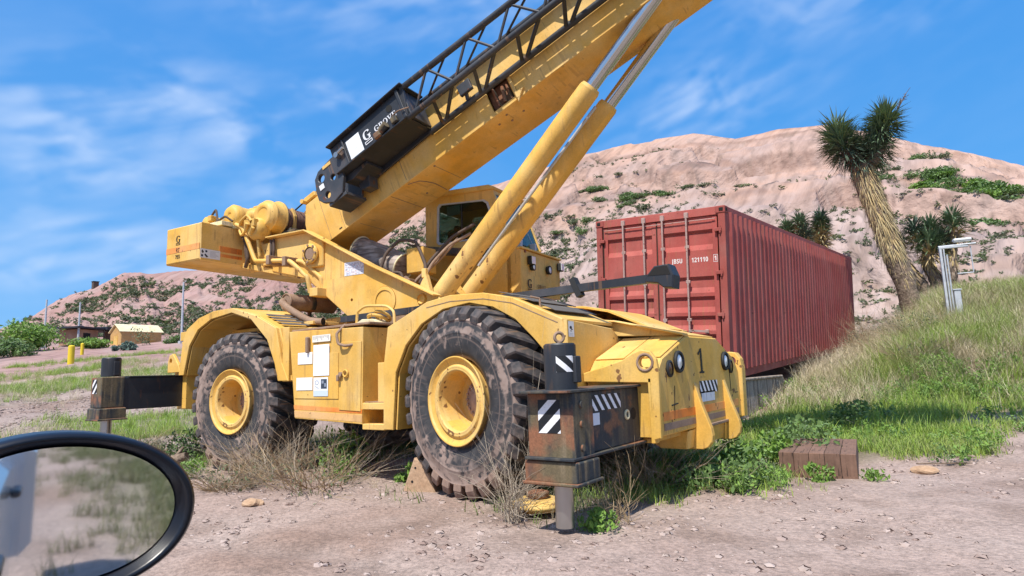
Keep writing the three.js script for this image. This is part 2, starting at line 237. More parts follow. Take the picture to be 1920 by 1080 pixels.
// ---------------------------------------------------------------- leaves, blades and twigs
const leafMat = (r, g, b, t = 0.35) => new THREE.MeshPhysicalMaterial({ color: new THREE.Color(r, g, b), roughness: 0.9, transmission: t, thickness: 0, side: THREE.DoubleSide });
M.grass = leafMat(1, 1, 1); M.straw = S({ color: new THREE.Color(1, 1, 1), roughness: 1, side: THREE.DoubleSide });
M.leaf = leafMat(0.12, 0.21, 0.05); M.leafBright = leafMat(0.18, 0.32, 0.04); M.leafDull = leafMat(0.14, 0.18, 0.08); M.leafBlue = leafMat(0.1, 0.16, 0.13, 0.2);
M.twig = S({ color: new THREE.Color(0.42, 0.31, 0.19), roughness: 1, side: THREE.DoubleSide }); M.twigGrey = S({ color: new THREE.Color(0.42, 0.35, 0.27), roughness: 1, side: THREE.DoubleSide }); M.twigRed = S({ color: new THREE.Color(0.26, 0.12, 0.08), roughness: 1, side: THREE.DoubleSide });
function soup(pos) { const g = new THREE.BufferGeometry(); g.setAttribute('position', new THREE.Float32BufferAttribute(pos, 3)); g.computeVertexNormals(); g.setAttribute('uv', new THREE.Float32BufferAttribute(new Float32Array(pos.length / 3 * 2), 2)); return g; }
function blade(P, R, x, y, z, az, h, w, lean, segs = 3) { // one curved grass blade
  let px = x, py = y, pz = z; const cx = Math.cos(az), sz = Math.sin(az), wx = -sz, wz = cx;
  for (let i = 0; i < segs; i++) { const t0 = i / segs, t1 = (i + 1) / segs, qx = x + cx * lean * h * t1 * t1, qz = z + sz * lean * h * t1 * t1, qy = y + h * t1 * (1 - 0.25 * lean * t1), w0 = w * (1 - t0 * 0.8) / 2, w1 = w * (1 - t1) / 2 * 0.9;
    if (i < segs - 1) P.push(px - wx * w0, py, pz - wz * w0, px + wx * w0, py, pz + wz * w0, qx + wx * w1, qy, qz + wz * w1, px - wx * w0, py, pz - wz * w0, qx + wx * w1, qy, qz + wz * w1, qx - wx * w1, qy, qz - wz * w1);
    else P.push(px - wx * w0, py, pz - wz * w0, px + wx * w0, py, pz + wz * w0, qx, qy, qz); px = qx; py = qy; pz = qz; }
}
function tuft(n, h, w, spread, lean, seed) { const R = rng(seed), P = []; for (let i = 0; i < n; i++) { const a = R() * 6.28, r = spread * Math.sqrt(R()); blade(P, R, r * Math.cos(a), -0.02, r * Math.sin(a), R() * 6.28, h * (0.5 + 0.7 * R()), w * (0.6 + 0.7 * R()), lean * (0.3 + R())); } return soup(P); }
function scatter(name, geo, mat, count, seed, place, colors, label) { // place(R) -> [x, z, scale, how far it stands up] or null
  const R = rng(seed), L = []; for (let i = 0; i < count; i++) { const p = place(R); if (p) L.push(p); }
  const im = new THREE.InstancedMesh(geo, mat, L.length), m = new THREE.Matrix4(), q = new THREE.Quaternion(), e = new THREE.Euler(), c = new THREE.Color();
  L.forEach(([x, z, s, sy = s], i) => { e.set((R() - 0.5) * 0.25, R() * 6.28, (R() - 0.5) * 0.25); q.setFromEuler(e); m.compose(new THREE.Vector3(x, landH(x, z), z), q, new THREE.Vector3(s, sy, s)); im.setMatrixAt(i, m); const k = R(), j = Math.floor(R() * (colors.length - 1)), cc = mix3(colors[j], colors[j + 1], k); im.setColorAt(i, c.setRGB(...cc)); });
  im.name = numbered(name); im.castShadow = im.receiveShadow = true; scene.add(im); return tag(im, label, null, null, 'stuff');
}
const inArea = (x0, x1, z0, z1) => (R) => [x0 + (x1 - x0) * R(), z0 + (z1 - z0) * R()];
const greens = [[0.24, 0.36, 0.035], [0.35, 0.48, 0.06], [0.2, 0.33, 0.05], [0.38, 0.44, 0.1]], straws = [[0.52, 0.43, 0.26], [0.6, 0.52, 0.36], [0.42, 0.34, 0.21], [0.56, 0.5, 0.38]];
const blocked = (x, z) => (x > -4.3 && x < 0.0 && false) || (x > 0.45 && x < 3.05 && z > 2.6) || (x > 0.4 && x < 2.97 && z < -4.05 && z > -16.6) || (x > 4.2 && x < 5.2 && z > -2.4 && z < -0.86);
const tuftA = tuft(26, 0.3, 0.012, 0.14, 0.7, 1), tuftB = tuft(22, 0.55, 0.011, 0.16, 0.8, 2), tuftC = tuft(24, 0.5, 0.007, 0.13, 0.9, 3), tuftS = tuft(16, 0.13, 0.009, 0.12, 0.8, 4);
const pick = (area, chan, s0, s1, power = 1) => (R) => { const [x, z] = area(R), g = growth(x, z)[chan]; if (R() > g ** power || blocked(x, z)) return null; const s = mix(s0, s1, R()); return [x, z, s, s * (0.8 + 0.4 * R())]; };
scatter('green_grass', tuftA, M.grass, 9000, 21, pick(inArea(2.7, 9, -20, -3.2), 0, 0.55, 1.1), greens, 'bright green grass covering the bank beside the red container');
scatter('tall_grass', tuftB, M.grass, 3400, 22, (R) => { const x = 3.6 + 5.4 * R(), z = -6.6 - 9 * R(); return R() < growth(x, z)[0] * sm(3.8, 5.4, x) && !blocked(x, z) ? [x, z, 0.6 + 0.6 * R(), 0.6 + 0.5 * R()] : null; }, [...greens, [0.3, 0.3, 0.12]], 'taller green grass on the upper bank under the joshua tree');
scatter('dry_grass', tuftC, M.straw, 9000, 23, pick(inArea(2.7, 8.5, -20, -4.2), 1, 0.5, 1.1), straws, 'pale dry grass on the bank beside the red container');
scatter('low_grass', tuftS, M.grass, 9000, 24, pick(inArea(2.6, 6.6, -4.6, 1), 0, 0.6, 1.5), [...greens, [0.3, 0.3, 0.13]], 'low green grass around the timbers in front of the crane');
scatter('weeds', tuftS, M.grass, 5000, 25, pick(inArea(-7, 3.4, -3, 3), 0, 0.8, 1.8), [[0.1, 0.16, 0.03], [0.16, 0.22, 0.04], [0.08, 0.13, 0.03]], 'small green weeds under and beside the yellow crane');
scatter('straw_tufts', tuftC, M.straw, 2600, 26, pick(inArea(-7, 3.4, -3, 3), 1, 0.35, 0.8), straws, 'dry straw tufts under and beside the yellow crane');
scatter('meadow_grass', tuftA, M.grass, 14000, 27, pick(inArea(-40, -5, -16, 6), 0, 0.6, 1.3), greens, 'green grass on the flat behind the crane');
scatter('meadow_straw', tuftC, M.straw, 8000, 28, pick(inArea(-34, -5, -14, 6), 1, 0.5, 1), straws, 'dry grass on the flat behind the crane');
scatter('back_grass', tuftC, M.straw, 5000, 29, pick(inArea(-12, 2.6, -26, -5), 1, 0.7, 1.4), [...straws, [0.2, 0.24, 0.08]], 'dry grass on the rise behind the crane');
scatter('verge_grass', tuftA, M.grass, 12000, 30, pick(inArea(7, 24, -7, 7), 0, 0.4, 0.8), [[0.13, 0.16, 0.045], [0.2, 0.21, 0.08], [0.26, 0.22, 0.12]], 'green verge along the dirt road');
{
  const stone = mergeVertices(new THREE.IcosahedronGeometry(1, 0)); const p = stone.attributes.position; for (let i = 0; i < p.count; i++) { const k = 0.7 + 0.6 * hash(i, 3, 9); p.setXYZ(i, p.getX(i) * k, p.getY(i) * 0.55 * k, p.getZ(i) * k); } stone.computeVertexNormals();
  M.stone = S({ color: new THREE.Color(1, 1, 1), roughness: 1 });
  const sc = [[0.36, 0.27, 0.235], [0.45, 0.36, 0.32], [0.26, 0.18, 0.15], [0.4, 0.32, 0.28]];
  scatter('gravel', stone, M.stone, 17000, 31, (R) => { const x = -6 + 14 * R(), z = -3 + 6.8 * R(), [g] = growth(x, z); return R() > g && R() < sm(0.3, 0.65, fbm(x * 1.1, z * 1.1, 3, 655)) ? [x, z, 0.005 + 0.035 * R() ** 6] : null; }, sc, 'loose pale gravel on the yard in the foreground');
  scatter('track_stones', stone, M.stone, 9000, 32, (R) => { const x = -26 + 20 * R(), z = -9 + 12 * R(), [g] = growth(x, z); return R() > g ? [x, z, 0.015 + 0.05 * R() ** 3] : null; }, sc, 'stones on the gravel track behind the crane');
}
// ---------------------------------------------------------------- the crane
const crane = thing('mobile_crane', 'weathered yellow rough terrain crane with raised boom and four big mud-caked tyres', 'crane');
const PSI = 6.5 * Math.PI / 180, BE = 22.9 * Math.PI / 180, cB = Math.cos(BE), sB = Math.sin(BE);
const BM = mul(T(-1.36, 3.24, 0), RZ(BE)); // boom frame (along, up) -> upper works
const up = (name, geos, mat, label) => { const m = mesh(name, geos, mat, crane, label); m.rotation.y = PSI; return m; };
const bm = (name, geos, mat, label) => { (Array.isArray(geos) ? geos : [geos]); const g = mergeGeometries(geos.map(uvBox)); g.applyMatrix4(BM); const m = mesh(name, g, mat, crane, label); m.rotation.y = PSI; return m; };
const part = (name, geos, mat, parent = crane, label) => mesh(name, geos, mat, parent, label);

// wheels ------------------------------------------------------
const tyreMat = S({
  roughness: 0.72, bumpMap: bumpFine, bumpScale: 0.004, map: (() => {
    const t = tex(1024, 2, (u, v) => {
      const x = u * 2 - 1, y = v * 2 - 1, r = Math.hypot(x, y), a = Math.atan2(y, x), n = fbm(x * 6 + 9, y * 6 + 9, 5, 701), n2 = fbm(x * 22 + 9, y * 22, 4, 703), st = fbm(a * 40 + 200, r * 6, 3, 707);
      let c = mix3([0.017, 0.019, 0.024], [0.06, 0.058, 0.058], n2);
      let d = sm(0.755, 0.79, r + (n - 0.5) * 0.05) * (1 - sm(0.815, 0.835, r)) * 0.85; // dusty shoulder ring
      d = Math.max(d, sm(0.56, 0.7, n * 0.55 + n2 * 0.35 + 0.2 * sm(0.6, 0.71, r) * (1 - sm(0.72, 0.76, r))) * 0.7);
      d = Math.max(d, 0.3 * sm(0.012, 0.004, Math.abs(r - 0.62)), 0.35 * sm(0.02, 0.006, Math.abs(r - 0.7)) * n2 * 2);
      d = Math.max(d, sm(-0.42, -0.74, y + (n - 0.5) * 0.5) * 0.9 * sm(0.4, 0.6, n2 + 0.1)); // caked towards the ground
      d = Math.max(d, sm(0.46, 0.43, r) * 0.6, 0.2 * sm(0.55, 0.7, st) * sm(0.5, 0.6, r));
      d *= sm(0.985, 0.9, r) * 0.8 + 0.2;
      c = mix3(c, mix3([0.3, 0.2, 0.155], [0.42, 0.31, 0.26], n2), d);
      return c;
    }); t.wrapS = t.wrapT = THREE.ClampToEdgeWrapping; t.repeat.set(1, 1); return t;
  })()
});
const planarUV = (g, rot = 0) => { g = g.index ? g.toNonIndexed() : g; const p = g.attributes.position, uv = new Float32Array(p.count * 2), c = Math.cos(rot), s = Math.sin(rot); for (let i = 0; i < p.count; i++) { const x = p.getX(i), y = p.getY(i); uv[2 * i] = 0.5 + (x * c - y * s) / 2; uv[2 * i + 1] = 0.5 + (x * s + y * c) / 2; } g.setAttribute('uv', new THREE.BufferAttribute(uv, 2)); return g; };
M.hubDust = S({ map: tex(256, 0.6, (u, v) => mix3([0.2, 0.12, 0.09], [0.46, 0.34, 0.29], fbm(u * 9, v * 9, 4, 721, 9))), roughness: 1, bumpMap: bumpFine, bumpScale: 0.004 });
const lugMat = S({ roughness: 0.6, bumpMap: bumpFine, bumpScale: 0.004, map: paintTex([0.018, 0.019, 0.022], [0.045, 0.043, 0.045], 0.9, 0.3, 711, 0.9, 512) });
const lugMud = S({ roughness: 1, bumpMap: bumpFine, bumpScale: 0.006, map: paintTex([0.2, 0.13, 0.1], [0.34, 0.24, 0.19], 0.95, 0.5, 717, 0.7, 256) });
function lugGeo(side, skew) { // one tread block, wrapping over the shoulder
  const g = prism([[0.385, 0.79], [0.392, 0.85], [0.352, 0.925], [0.2, 0.936], [0.03, 0.936], [0.03, 0.85], [0.3, 0.82], [0.34, 0.78]], -0.058, 0.058, 0.012);
  const p = g.attributes.position; for (let i = 0; i < p.count; i++) { const z = p.getX(i), r = p.getY(i); let t = p.getZ(i) * (1 + 0.25 * (0.39 - z)); t += skew * (0.39 - z) + (z < 0.2 ? skew * 0.25 * (0.2 - z) : 0); p.setXYZ(i, t, r, z * side); }
  if (side < 0) { for (let i = 0; i < p.count; i += 3) { const a = [p.getX(i), p.getY(i), p.getZ(i)]; p.setXYZ(i, p.getX(i + 1), p.getY(i + 1), p.getZ(i + 1)); p.setXYZ(i + 1, ...a); } }
  g.computeVertexNormals(); return uvBox(g);
}
const lugF = lugGeo(1, 0.42), lugB = lugGeo(-1, 0.42);
const tyreGeo = (() => { const P = [[0.40, 0.27], [0.425, 0.335], [0.50, 0.368], [0.60, 0.386], [0.655, 0.388], [0.66, 0.393], [0.672, 0.393], [0.678, 0.388], [0.74, 0.378], [0.785, 0.37], [0.79, 0.376], [0.802, 0.375], [0.81, 0.355], [0.845, 0.3], [0.862, 0.2], [0.868, 0]]; const full = [...P, ...P.slice(0, -1).reverse().map(([r, z]) => [r, -z])]; return lathe(full, 96).rotateX(FX); })();
const rimGeo = lathe([[0.2, -0.36], [0.43, -0.4], [0.39, -0.2], [0.385, 0.3], [0.40, 0.345], [0.428, 0.385], [0.436, 0.402], [0.43, 0.41], [0.418, 0.406], [0.405, 0.388], [0.385, 0.372], [0.362, 0.366], [0.352, 0.372]], 64).rotateX(FX);
const rimLock = lathe([[0.352, 0.372], [0.345, 0.386], [0.33, 0.39], [0.318, 0.382], [0.312, 0.388], [0.3, 0.386], [0.292, 0.372], [0.288, 0.34]], 64).rotateX(FX);
const rimWell = lathe([[0.288, 0.34], [0.28, 0.3], [0.272, 0.1], [0.27, 0.06], [0.2, 0.05]], 64).rotateX(FX);
const hubGeos = [lathe([[0.2, 0.05], [0.2, 0.085], [0.185, 0.095], [0.1, 0.1], [0.095, 0.12], [0.06, 0.125], [0, 0.126]], 40).rotateX(FX), ...ringPts(0, 0, 0.165, 20).map(([x, y]) => tube([x, y, 0.09], [x, y, 0.115], 0.014, 0.014, 6))];
const hubG = mergeGeometries(hubGeos.map(uvBox)), rimG = uvBox(rimGeo), lockG = uvBox(rimLock), wellG = uvBox(rimWell);
function wheel(x, z, turn, rot, side) {
  const w = new THREE.Group(); w.name = numbered('wheel'); w.position.set(x, 0.935, z); w.rotation.y = turn + (side < 0 ? Math.PI : 0); crane.add(w);
  const ty = mesh('tyre', planarUV(tyreGeo.clone(), rot), tyreMat, w);
  mesh('rim', rimG, M.yellow, w); mesh('lock_ring', lockG, M.worn, w); mesh('rim_well', wellG, M.yellow, w); mesh('hub', hubG, M.hubDust, w);
  for (let i = 0; i < 29; i++) for (const [g, off] of [[lugF, 0], [lugB, 0.5]]) {
    const a = (i + off) / 29 * 2 * Math.PI + rot; const low = Math.sin(a + FX) ; const m = mesh('tread_lug', g, low < -0.8 ? lugMud : lugMat, w); m.rotation.z = a;
  }
  return w;
}
wheel(2.076, 1.257, -0.1722, 0.3, 1); wheel(-2.076, 1.257, 0.0905, 1.9, 1); wheel(2.076, -1.257, -0.1722, 0.9, -1); wheel(-2.076, -1.257, 0.0905, 2.4, -1);

// carrier ------------------------------------------------------
part('chassis', [box(7.0, 0.62, 0.95, -0.3, 1.12, 0), box(5.6, 0.24, 1.2, -0.4, 1.55, 0), box(2.0, 0.5, 1.3, -0.1, 1.45, 0)], M.worn);
for (const x of [2.076, -2.076]) part('axle', [tube([x, 0.935, -0.95], [x, 0.935, 0.95], 0.13), lathe([[0, -0.3], [0.2, -0.22], [0.3, 0], [0.2, 0.22], [0, 0.3]], 20).rotateX(FX).translate(x, 0.935, 0.05)], M.brownMetal);
const FO = [[0.82, 0.62], [0.83, 1.32], [0.90, 1.74], [1.5, 1.965], [1.83, 2.005], [2.27, 1.985], [2.62, 1.905], [3.17, 1.655], [3.24, 1.02]];
const FA = [[3.08, 1.02], [2.97, 1.37], [2.85, 1.5], [2.65, 1.69], [2.39, 1.83], [2.09, 1.9], [1.73, 1.865], [1.42, 1.735], [1.18, 1.52], [1.02, 1.23], [0.97, 0.62]];
const RO = [[-3.79, 1.33], [-3.70, 1.83], [-3.58, 2.03], [-3.25, 2.17], [-2.82, 2.245], [-2.3, 2.245], [-1.7, 2.085], [-1.23, 1.885], [-1.09, 1.42], [-0.95, 1.19]];
const RA = [[-1.17, 1.19], [-1.25, 1.42], [-1.43, 1.74], [-1.83, 2.05], [-2.32, 2.18], [-2.88, 2.13], [-3.25, 2.0], [-3.5, 1.76], [-3.64, 1.33]];
for (const s of [1, -1]) {
  const zz = (a, b) => s > 0 ? [a, b] : [-b, -a];
  const f = part('front_fender', [prism([...FO, ...FA], ...zz(1.46, 1.5)), strip(FO.slice(1, 8), -0.03, ...zz(0.5, 1.458)), strip([...FA], 0.02, ...zz(0.62, 1.455)), prism(FO.slice(0, 3).concat([[0.93, 1.74], [0.86, 1.32], [0.85, 0.62]]), ...zz(1.05, 1.457))], M.yellow);
  part('fender_front_plate', [prismX((s > 0 ? [[0.46, 1.0], [1.498, 1.0], [1.498, 1.647], [0.62, 1.595], [0.5, 1.53], [0.46, 1.45]] : [[-0.46, 1.0], [-1.498, 1.0], [-1.498, 1.647], [-0.62, 1.595], [-0.5, 1.53], [-0.46, 1.45]].reverse()), 3.175, 3.215)], M.yellow);
  if (s > 0) for (let i = 0; i < 3; i++) { // dark anti-slip strips on the slope
    const a = 0.12 + i * 0.28, b = a + 0.2, P = (t) => [mix(2.3, 3.16, t), mix(1.978, 1.66, t) + 0.032 + 0.03 * Math.sin(t * Math.PI)];
    part('grip_strip', [strip([P(a), P((a + b) / 2), P(b)], 0.006, 0.62, 1.42, 0.002)], M.grip);
  }
  part('rear_fender', [prism([...RO, ...RA], ...zz(1.46, 1.5)), strip(RO.slice(0, 9), -0.03, ...zz(0.55, 1.458)), strip(RA.slice(1), 0.02, ...zz(0.62, 1.455)), prism([[-1.235, 1.885], [-1.205, 1.885], [-0.92, 1.19], [-0.955, 1.19]], ...zz(1.0, 1.457))], M.yellow);
  if (s > 0) for (let i = 0; i < 4; i++) { const a = 0.06 + i * 0.24, b = a + 0.15, P = (t) => [mix(-1.72, -1.24, t), mix(2.09, 1.89, t) + 0.034]; part('grip_strip', [strip([P(a), P(b)], 0.006, 0.65, 1.36, 0.002)], M.grip); }
}
part('fender_seam', [strip([[1.5, 1.9], [1.83, 1.935], [2.27, 1.92], [2.62, 1.845], [3.12, 1.62]], 0.008, 1.499, 1.503, 0)], M.brownMetal);
part('fender_infill', [box(0.14, 0.7, 0.3, -1.02, 1.53, 1.34), box(0.15, 0.62, 0.5, -1.03, 1.58, 0.9)], M.yellow);
// tool cabinet between the wheels
part('tool_cabinet', [prism([[-0.93, 1.81], [-0.79, 0.72], [0.47, 0.67], [0.49, 1.775]], 0.95, 1.5)], M.yellow);
part('cabinet_top', [box(1.5, 0.03, 0.95, -0.2, 1.82, 0.98)], M.brownMetal);
const dC = part('cabinet_door', [prism([[0.075, 1.62], [0.075, 0.83], [0.455, 0.815], [0.472, 1.61]], 1.502, 1.512, 0.003)], M.yellow);
part('latch', [tube([0.13, 1.24, 1.512], [0.13, 1.24, 1.545], 0.028), box(0.035, 0.075, 0.03, 0.1, 1.2, 1.545)], M.brownMetal, dC);
part('latch_ring', [new THREE.TorusGeometry(0.038, 0.011, 8, 20).translate(0.215, 1.25, 1.53)], M.worn, dC);
part('cabinet_door', [prism([[-0.87, 1.52], [-0.79, 0.965], [0.06, 0.955], [0.06, 1.5]], 1.502, 1.509, 0.003)], M.yellow);
part('vertical_handle', [box(0.045, 0.2, 0.05, -0.505, 1.62, 1.53, 0.015)], M.brownMetal);
part('orange_band', [prism([[-0.812, 0.885], [-0.803, 0.83], [0.472, 0.79], [0.474, 0.838]], 1.5, 1.5025, 0)], M.orange);
part('peach_band', [prism([[-0.802, 0.815], [-0.79, 0.735], [0.47, 0.695], [0.472, 0.775]], 1.5, 1.5025, 0)], M.peach);
part('grab_handle', [path([[0.1, 1.83, 1.44], [0.1, 1.72, 1.56], [0.14, 1.6, 1.57], [0.24, 1.57, 1.55], [0.32, 1.58, 1.5]], 0.017, 30)], M.brownMetal);
part('grab_handle', [path([[0.02, 1.83, 1.2], [0.04, 2.0, 1.2], [0.2, 2.06, 1.2], [0.55, 2.03, 1.2], [0.68, 1.95, 1.2], [0.7, 1.75, 1.2]], 0.017, 40)], M.yellow);
part('cabinet_lid', [prism([[0.0, 1.84], [0.16, 1.9], [0.36, 1.89], [0.44, 1.84]], 1.02, 1.24)], M.cream); part('hose_coil', [new THREE.TorusGeometry(0.12, 0.022, 8, 24).rotateX(1.2).translate(0.3, 1.9, 1.1), new THREE.TorusGeometry(0.1, 0.02, 8, 24).rotateX(1.0).translate(0.36, 1.93, 1.08)], M.worn);
// boarding step
part('step', [box(0.36, 0.075, 0.34, 0.655, 0.873, 1.33)], M.yellow); part('step', [box(0.36, 0.065, 0.34, 0.655, 0.645, 1.33)], M.yellow);
part('step_back', [box(0.36, 0.9, 0.03, 0.65, 1.35, 1.0), box(0.15, 0.45, 0.03, 0.76, 1.13, 1.44)], M.yellow);
part('step_tread', [box(0.33, 0.01, 0.3, 0.655, 0.916, 1.33, 0.003)], M.brownMetal);
// engine deck, muffler
part('deck', [box(2.4, 0.05, 1.9, -2.4, 1.98, 0), box(1.9, 0.05, 1.2, -0.1, 1.78, 0), box(0.7, 0.16, 0.3, -1.5, 2.0, 0.25)], M.yellow);
part('hose_rack', Array.from({ length: 26 }, (_, i) => tube([0.1 + i * 0.034, 1.8, 0.62], [0.1 + i * 0.034, 1.98, 0.62], 0.014, 0.014, 8)), M.brownMetal);
part('hose_rack_frame', [path([[0.42, 1.78, 0.66], [0.42, 2.0, 0.66], [1.0, 2.0, 0.66], [1.0, 1.78, 0.66]], 0.014, 40)], M.cream);
part('muffler', [tube([-1.9, 2.335, 0.9], [-1.9, 2.335, 0.08], 0.125, 0.125, 26), new THREE.TorusGeometry(0.12, 0.014, 8, 26).translate(-1.9, 2.335, 0.9)], M.brownMetal);
part('muffler_strap', [lathe([[0.128, -0.04], [0.133, -0.04], [0.133, 0.04], [0.128, 0.04]], 26).rotateX(FX).translate(-1.9, 2.335, 0.5), box(0.05, 0.25, 0.05, -1.9, 2.13, 0.5)], M.rusty);
part('exhaust_pipe', [path([[-1.92, 2.35, 0.94], [-1.89, 2.32, 0.97], [-1.75, 2.225, 0.97], [-1.5, 2.092, 0.93], [-1.35, 2.02, 0.9], [-1.24, 2.0, 0.875], [-1.15, 1.99, 0.845]], 0.05, 40, 14), tube([-1.15, 1.99, 0.845], [-1.12, 1.99, 0.835], 0.054, 0.056, 14, true)], M.brownMetal);
part('exhaust_mouth', [tube([-1.14, 1.99, 0.841], [-1.121, 1.99, 0.8355], 0.046, 0.046, 14)], M.dark);
part('battery_cable', [path([[-1.5, 2.09, 0.1], [-1.3, 2.14, 0.2], [-1.1, 2.08, 0.3], [-0.95, 2.12, 0.34], [-0.85, 2.05, 0.36]], 0.03, 30), path([[-1.2, 2.06, 0.32], [-1.0, 2.13, 0.36], [-0.8, 2.04, 0.42]], 0.028, 20)], M.rubberTrim);
part('turntable', [tube([0, 1.79, 0], [0, 2.04, 0], 0.68, 0.68, 40), ...ringPts(0, 0, 0.64, 30).map(([x, z]) => tube([x, 2.03, z], [x, 2.05, z], 0.02, 0.02, 6))], M.brownMetal);
// front hood and bumper box
part('hood', [box(1.3, 0.1, 1.0, 2.5, 1.56, 0), prismX([[0.45, 1.02], [0.45, 1.5], [-0.5, 1.5], [-0.5, 1.02]], 2.6, 3.2), prism([[1.9, 1.6], [1.9, 1.8], [3.2, 1.66], [3.86, 1.50], [3.86, 1.485], [3.2, 1.52]], -0.5, 0.44)], M.yellow);
part('hood_edge', [prism([[2.3, 1.80], [3.18, 1.685], [3.9, 1.505], [3.9, 1.485], [3.18, 1.665], [2.3, 1.77]], 0.36, 0.5)], M.yellow);
part('bumper_box', [prismX([[1.2, 0.6], [1.2, 1.12], [1.05, 1.27], [0.42, 1.482], [-0.48, 1.482], [-1.05, 1.27], [-1.2, 1.12], [-1.2, 0.6]], 3.22, 3.9, 0.012)], M.worn);
{ const n = new THREE.Vector3(0, 0.63, 0.212).normalize(); // sloped hood panels
  for (const [x0, x1] of [[3.24, 3.535], [3.545, 3.885]]) { const g = new RoundedBoxGeometry(x1 - x0, 0.012, 0.66, 1, 0.004); g.rotateX(Math.atan2(0.212, 0.63)); g.translate((x0 + x1) / 2, 1.384 + 0.002, 0.735); part('hood_panel', [g], M.yellow); } }
for (const s of [1, -1]) { // side plates with lifting eyes
  const z0 = s > 0 ? 1.21 : -1.34, P = [[3.22, 1.08], [3.22, 1.16], [3.46, 1.22], [3.62, 1.265], [3.72, 1.32], [3.8, 1.345], [3.88, 1.33], [3.93, 1.26], [3.945, 1.15], [3.93, 0.6], [3.86, 0.58], [3.86, 1.06]];
  part('eye_plate', [prism(P, z0, z0 + (s > 0 ? 0.05 : 0.14), 0.008, [ringPts(3.83, 1.235, 0.062, 20).reverse()])], M.worn);
  part('eye_ring', [new THREE.TorusGeometry(0.07, 0.012, 8, 24).translate(3.83, 1.235, s > 0 ? z0 + 0.05 : z0 + 0.1)], M.brownMetal);
}
part('outrigger_housing', [box(0.66, 0.05, 2.3, 3.56, 1.07, 0, 0.01), box(0.5, 0.04, 2.3, 3.56, 0.565, 0, 0.01), box(0.035, 0.55, 0.1, 3.86, 0.83, 1.21)], M.worn);
part('front_orange_band', [box(0.004, 0.075, 2.2, 3.902, 0.765, 0, 0.001)], M.orange);
part('front_brown_band', [box(0.004, 0.06, 2.2, 3.9025, 0.675, 0, 0.001)], M.brownMetal);
for (const s of [1, -1]) {
  const h = part('headlight', [lathe([[0.07, 0.0], [0.1, 0.0], [0.104, 0.02], [0.095, 0.035], [0.075, 0.03]], 28).rotateZ(-FX).translate(3.9, 1.235, s * 0.69)], M.rubberTrim);
  part('lens', [lathe([[0, 0.036], [0.05, 0.03], [0.077, 0.012]], 24).rotateZ(-FX).translate(3.9, 1.235, s * 0.69)], M.lens, h);
  const b = part('marker_light', [lathe([[0.05, 0], [0.076, 0], [0.077, 0.014], [0.058, 0.02]], 24).rotateZ(-FX).translate(3.9, 1.175, s * 0.9)], M.rubberTrim);
  part('lens', [lathe([[0, 0.02], [0.058, 0.012]], 20).rotateZ(-FX).translate(3.9, 1.175, s * 0.9)], M.amber, b);
  const z = s > 0 ? 0.26 : -0.65;
  part('tow_bracket', [prism([[3.86, 1.03], [3.905, 1.03], [3.97, 0.8], [4.04, 0.6], [4.05, 0.53], [4.04, 0.47], [4.0, 0.42], [3.95, 0.4], [3.8, 0.4]], z - 0.02, z + 0.06, 0.008)], M.yellow);
}
part('bumper_tray', [prism([[3.35, 0.58], [3.89, 0.59], [3.86, 0.42], [3.6, 0.42]], -0.64, 0.5, 0.01)], M.yellow);
part('tray_edge', [box(0.03, 0.03, 1.0, 3.92, 0.6, -0.2)], M.brownMetal);
part('panel_crack', [rod([3.902, 0.72, 0.86], [3.902, 1.02, 0.8], 0.006), rod([3.902, 0.85, 0.9], [3.902, 0.86, 0.75], 0.01), rod([3.902, 0.9, -0.86], [3.902, 1.12, -0.85], 0.006), rod([3.902, 0.88, -1.0], [3.902, 0.88, -1.1], 0.008)], M.dark);
const numM = canvasMat(128, 256, (g, w, h) => { g.clearRect(0, 0, w, h); g.fillStyle = '#15140f'; g.font = 'bold 270px serif'; g.textAlign = 'center'; g.textBaseline = 'middle'; g.fillText('1', w / 2, h / 2 + 6); g.globalCompositeOperation = 'destination-out'; for (let i = 0; i < 90; i++) { g.beginPath(); g.arc(hash(i, 1, 4) * w, hash(i, 2, 4) * h, 1 + 2 * hash(i, 3, 4), 0, 7); g.fill(); } }, { transparent: true });
decal('number_plate', numM, 0.17, 0.33, mul(T(3.904, 1.245, 0.06), RY(FX)), crane);
const hazard = (w, h, slant, n, label) => canvasMat(w, h, (g) => { g.fillStyle = '#e8e8ea'; g.fillRect(0, 0, w, h); g.fillStyle = '#14161b'; const p = w / n; for (let i = -4; i < n + 4; i++) { g.beginPath(); g.moveTo(i * p, 0); g.lineTo(i * p + p * 0.55, 0); g.lineTo(i * p + p * 0.55 + slant, h); g.lineTo(i * p + slant, h); g.fill(); } for (let i = 0; i < 160; i++) { g.fillStyle = `rgba(120,80,50,${0.25 * hash(i, 5, 2)})`; g.fillRect(hash(i, 1, 8) * w, hash(i, 2, 8) * h, 2 + 10 * hash(i, 3, 8), 1 + 3 * hash(i, 4, 8)); } });
const hzBeam = hazard(256, 112, 56, 4.6), hzBox = hazard(110, 256, -150, 1.15), hzTube = hazard(128, 128, 95, 1.4);
decal('hazard_sticker', hazard(256, 96, 40, 5), 0.54, 0.12, mul(T(3.906, 0.98, -0.12), RY(FX)), crane);
decal('white_sticker', canvasMat(128, 48, (g, w, h) => { g.fillStyle = '#c9cdd3'; g.fillRect(0, 0, w, h); g.fillStyle = '#6d7076'; g.fillRect(44, 0, 2, h); g.fillRect(88, 4, 2, 30); }), 0.4, 0.1, mul(T(3.906, 0.885, -0.08), RY(FX)), crane);
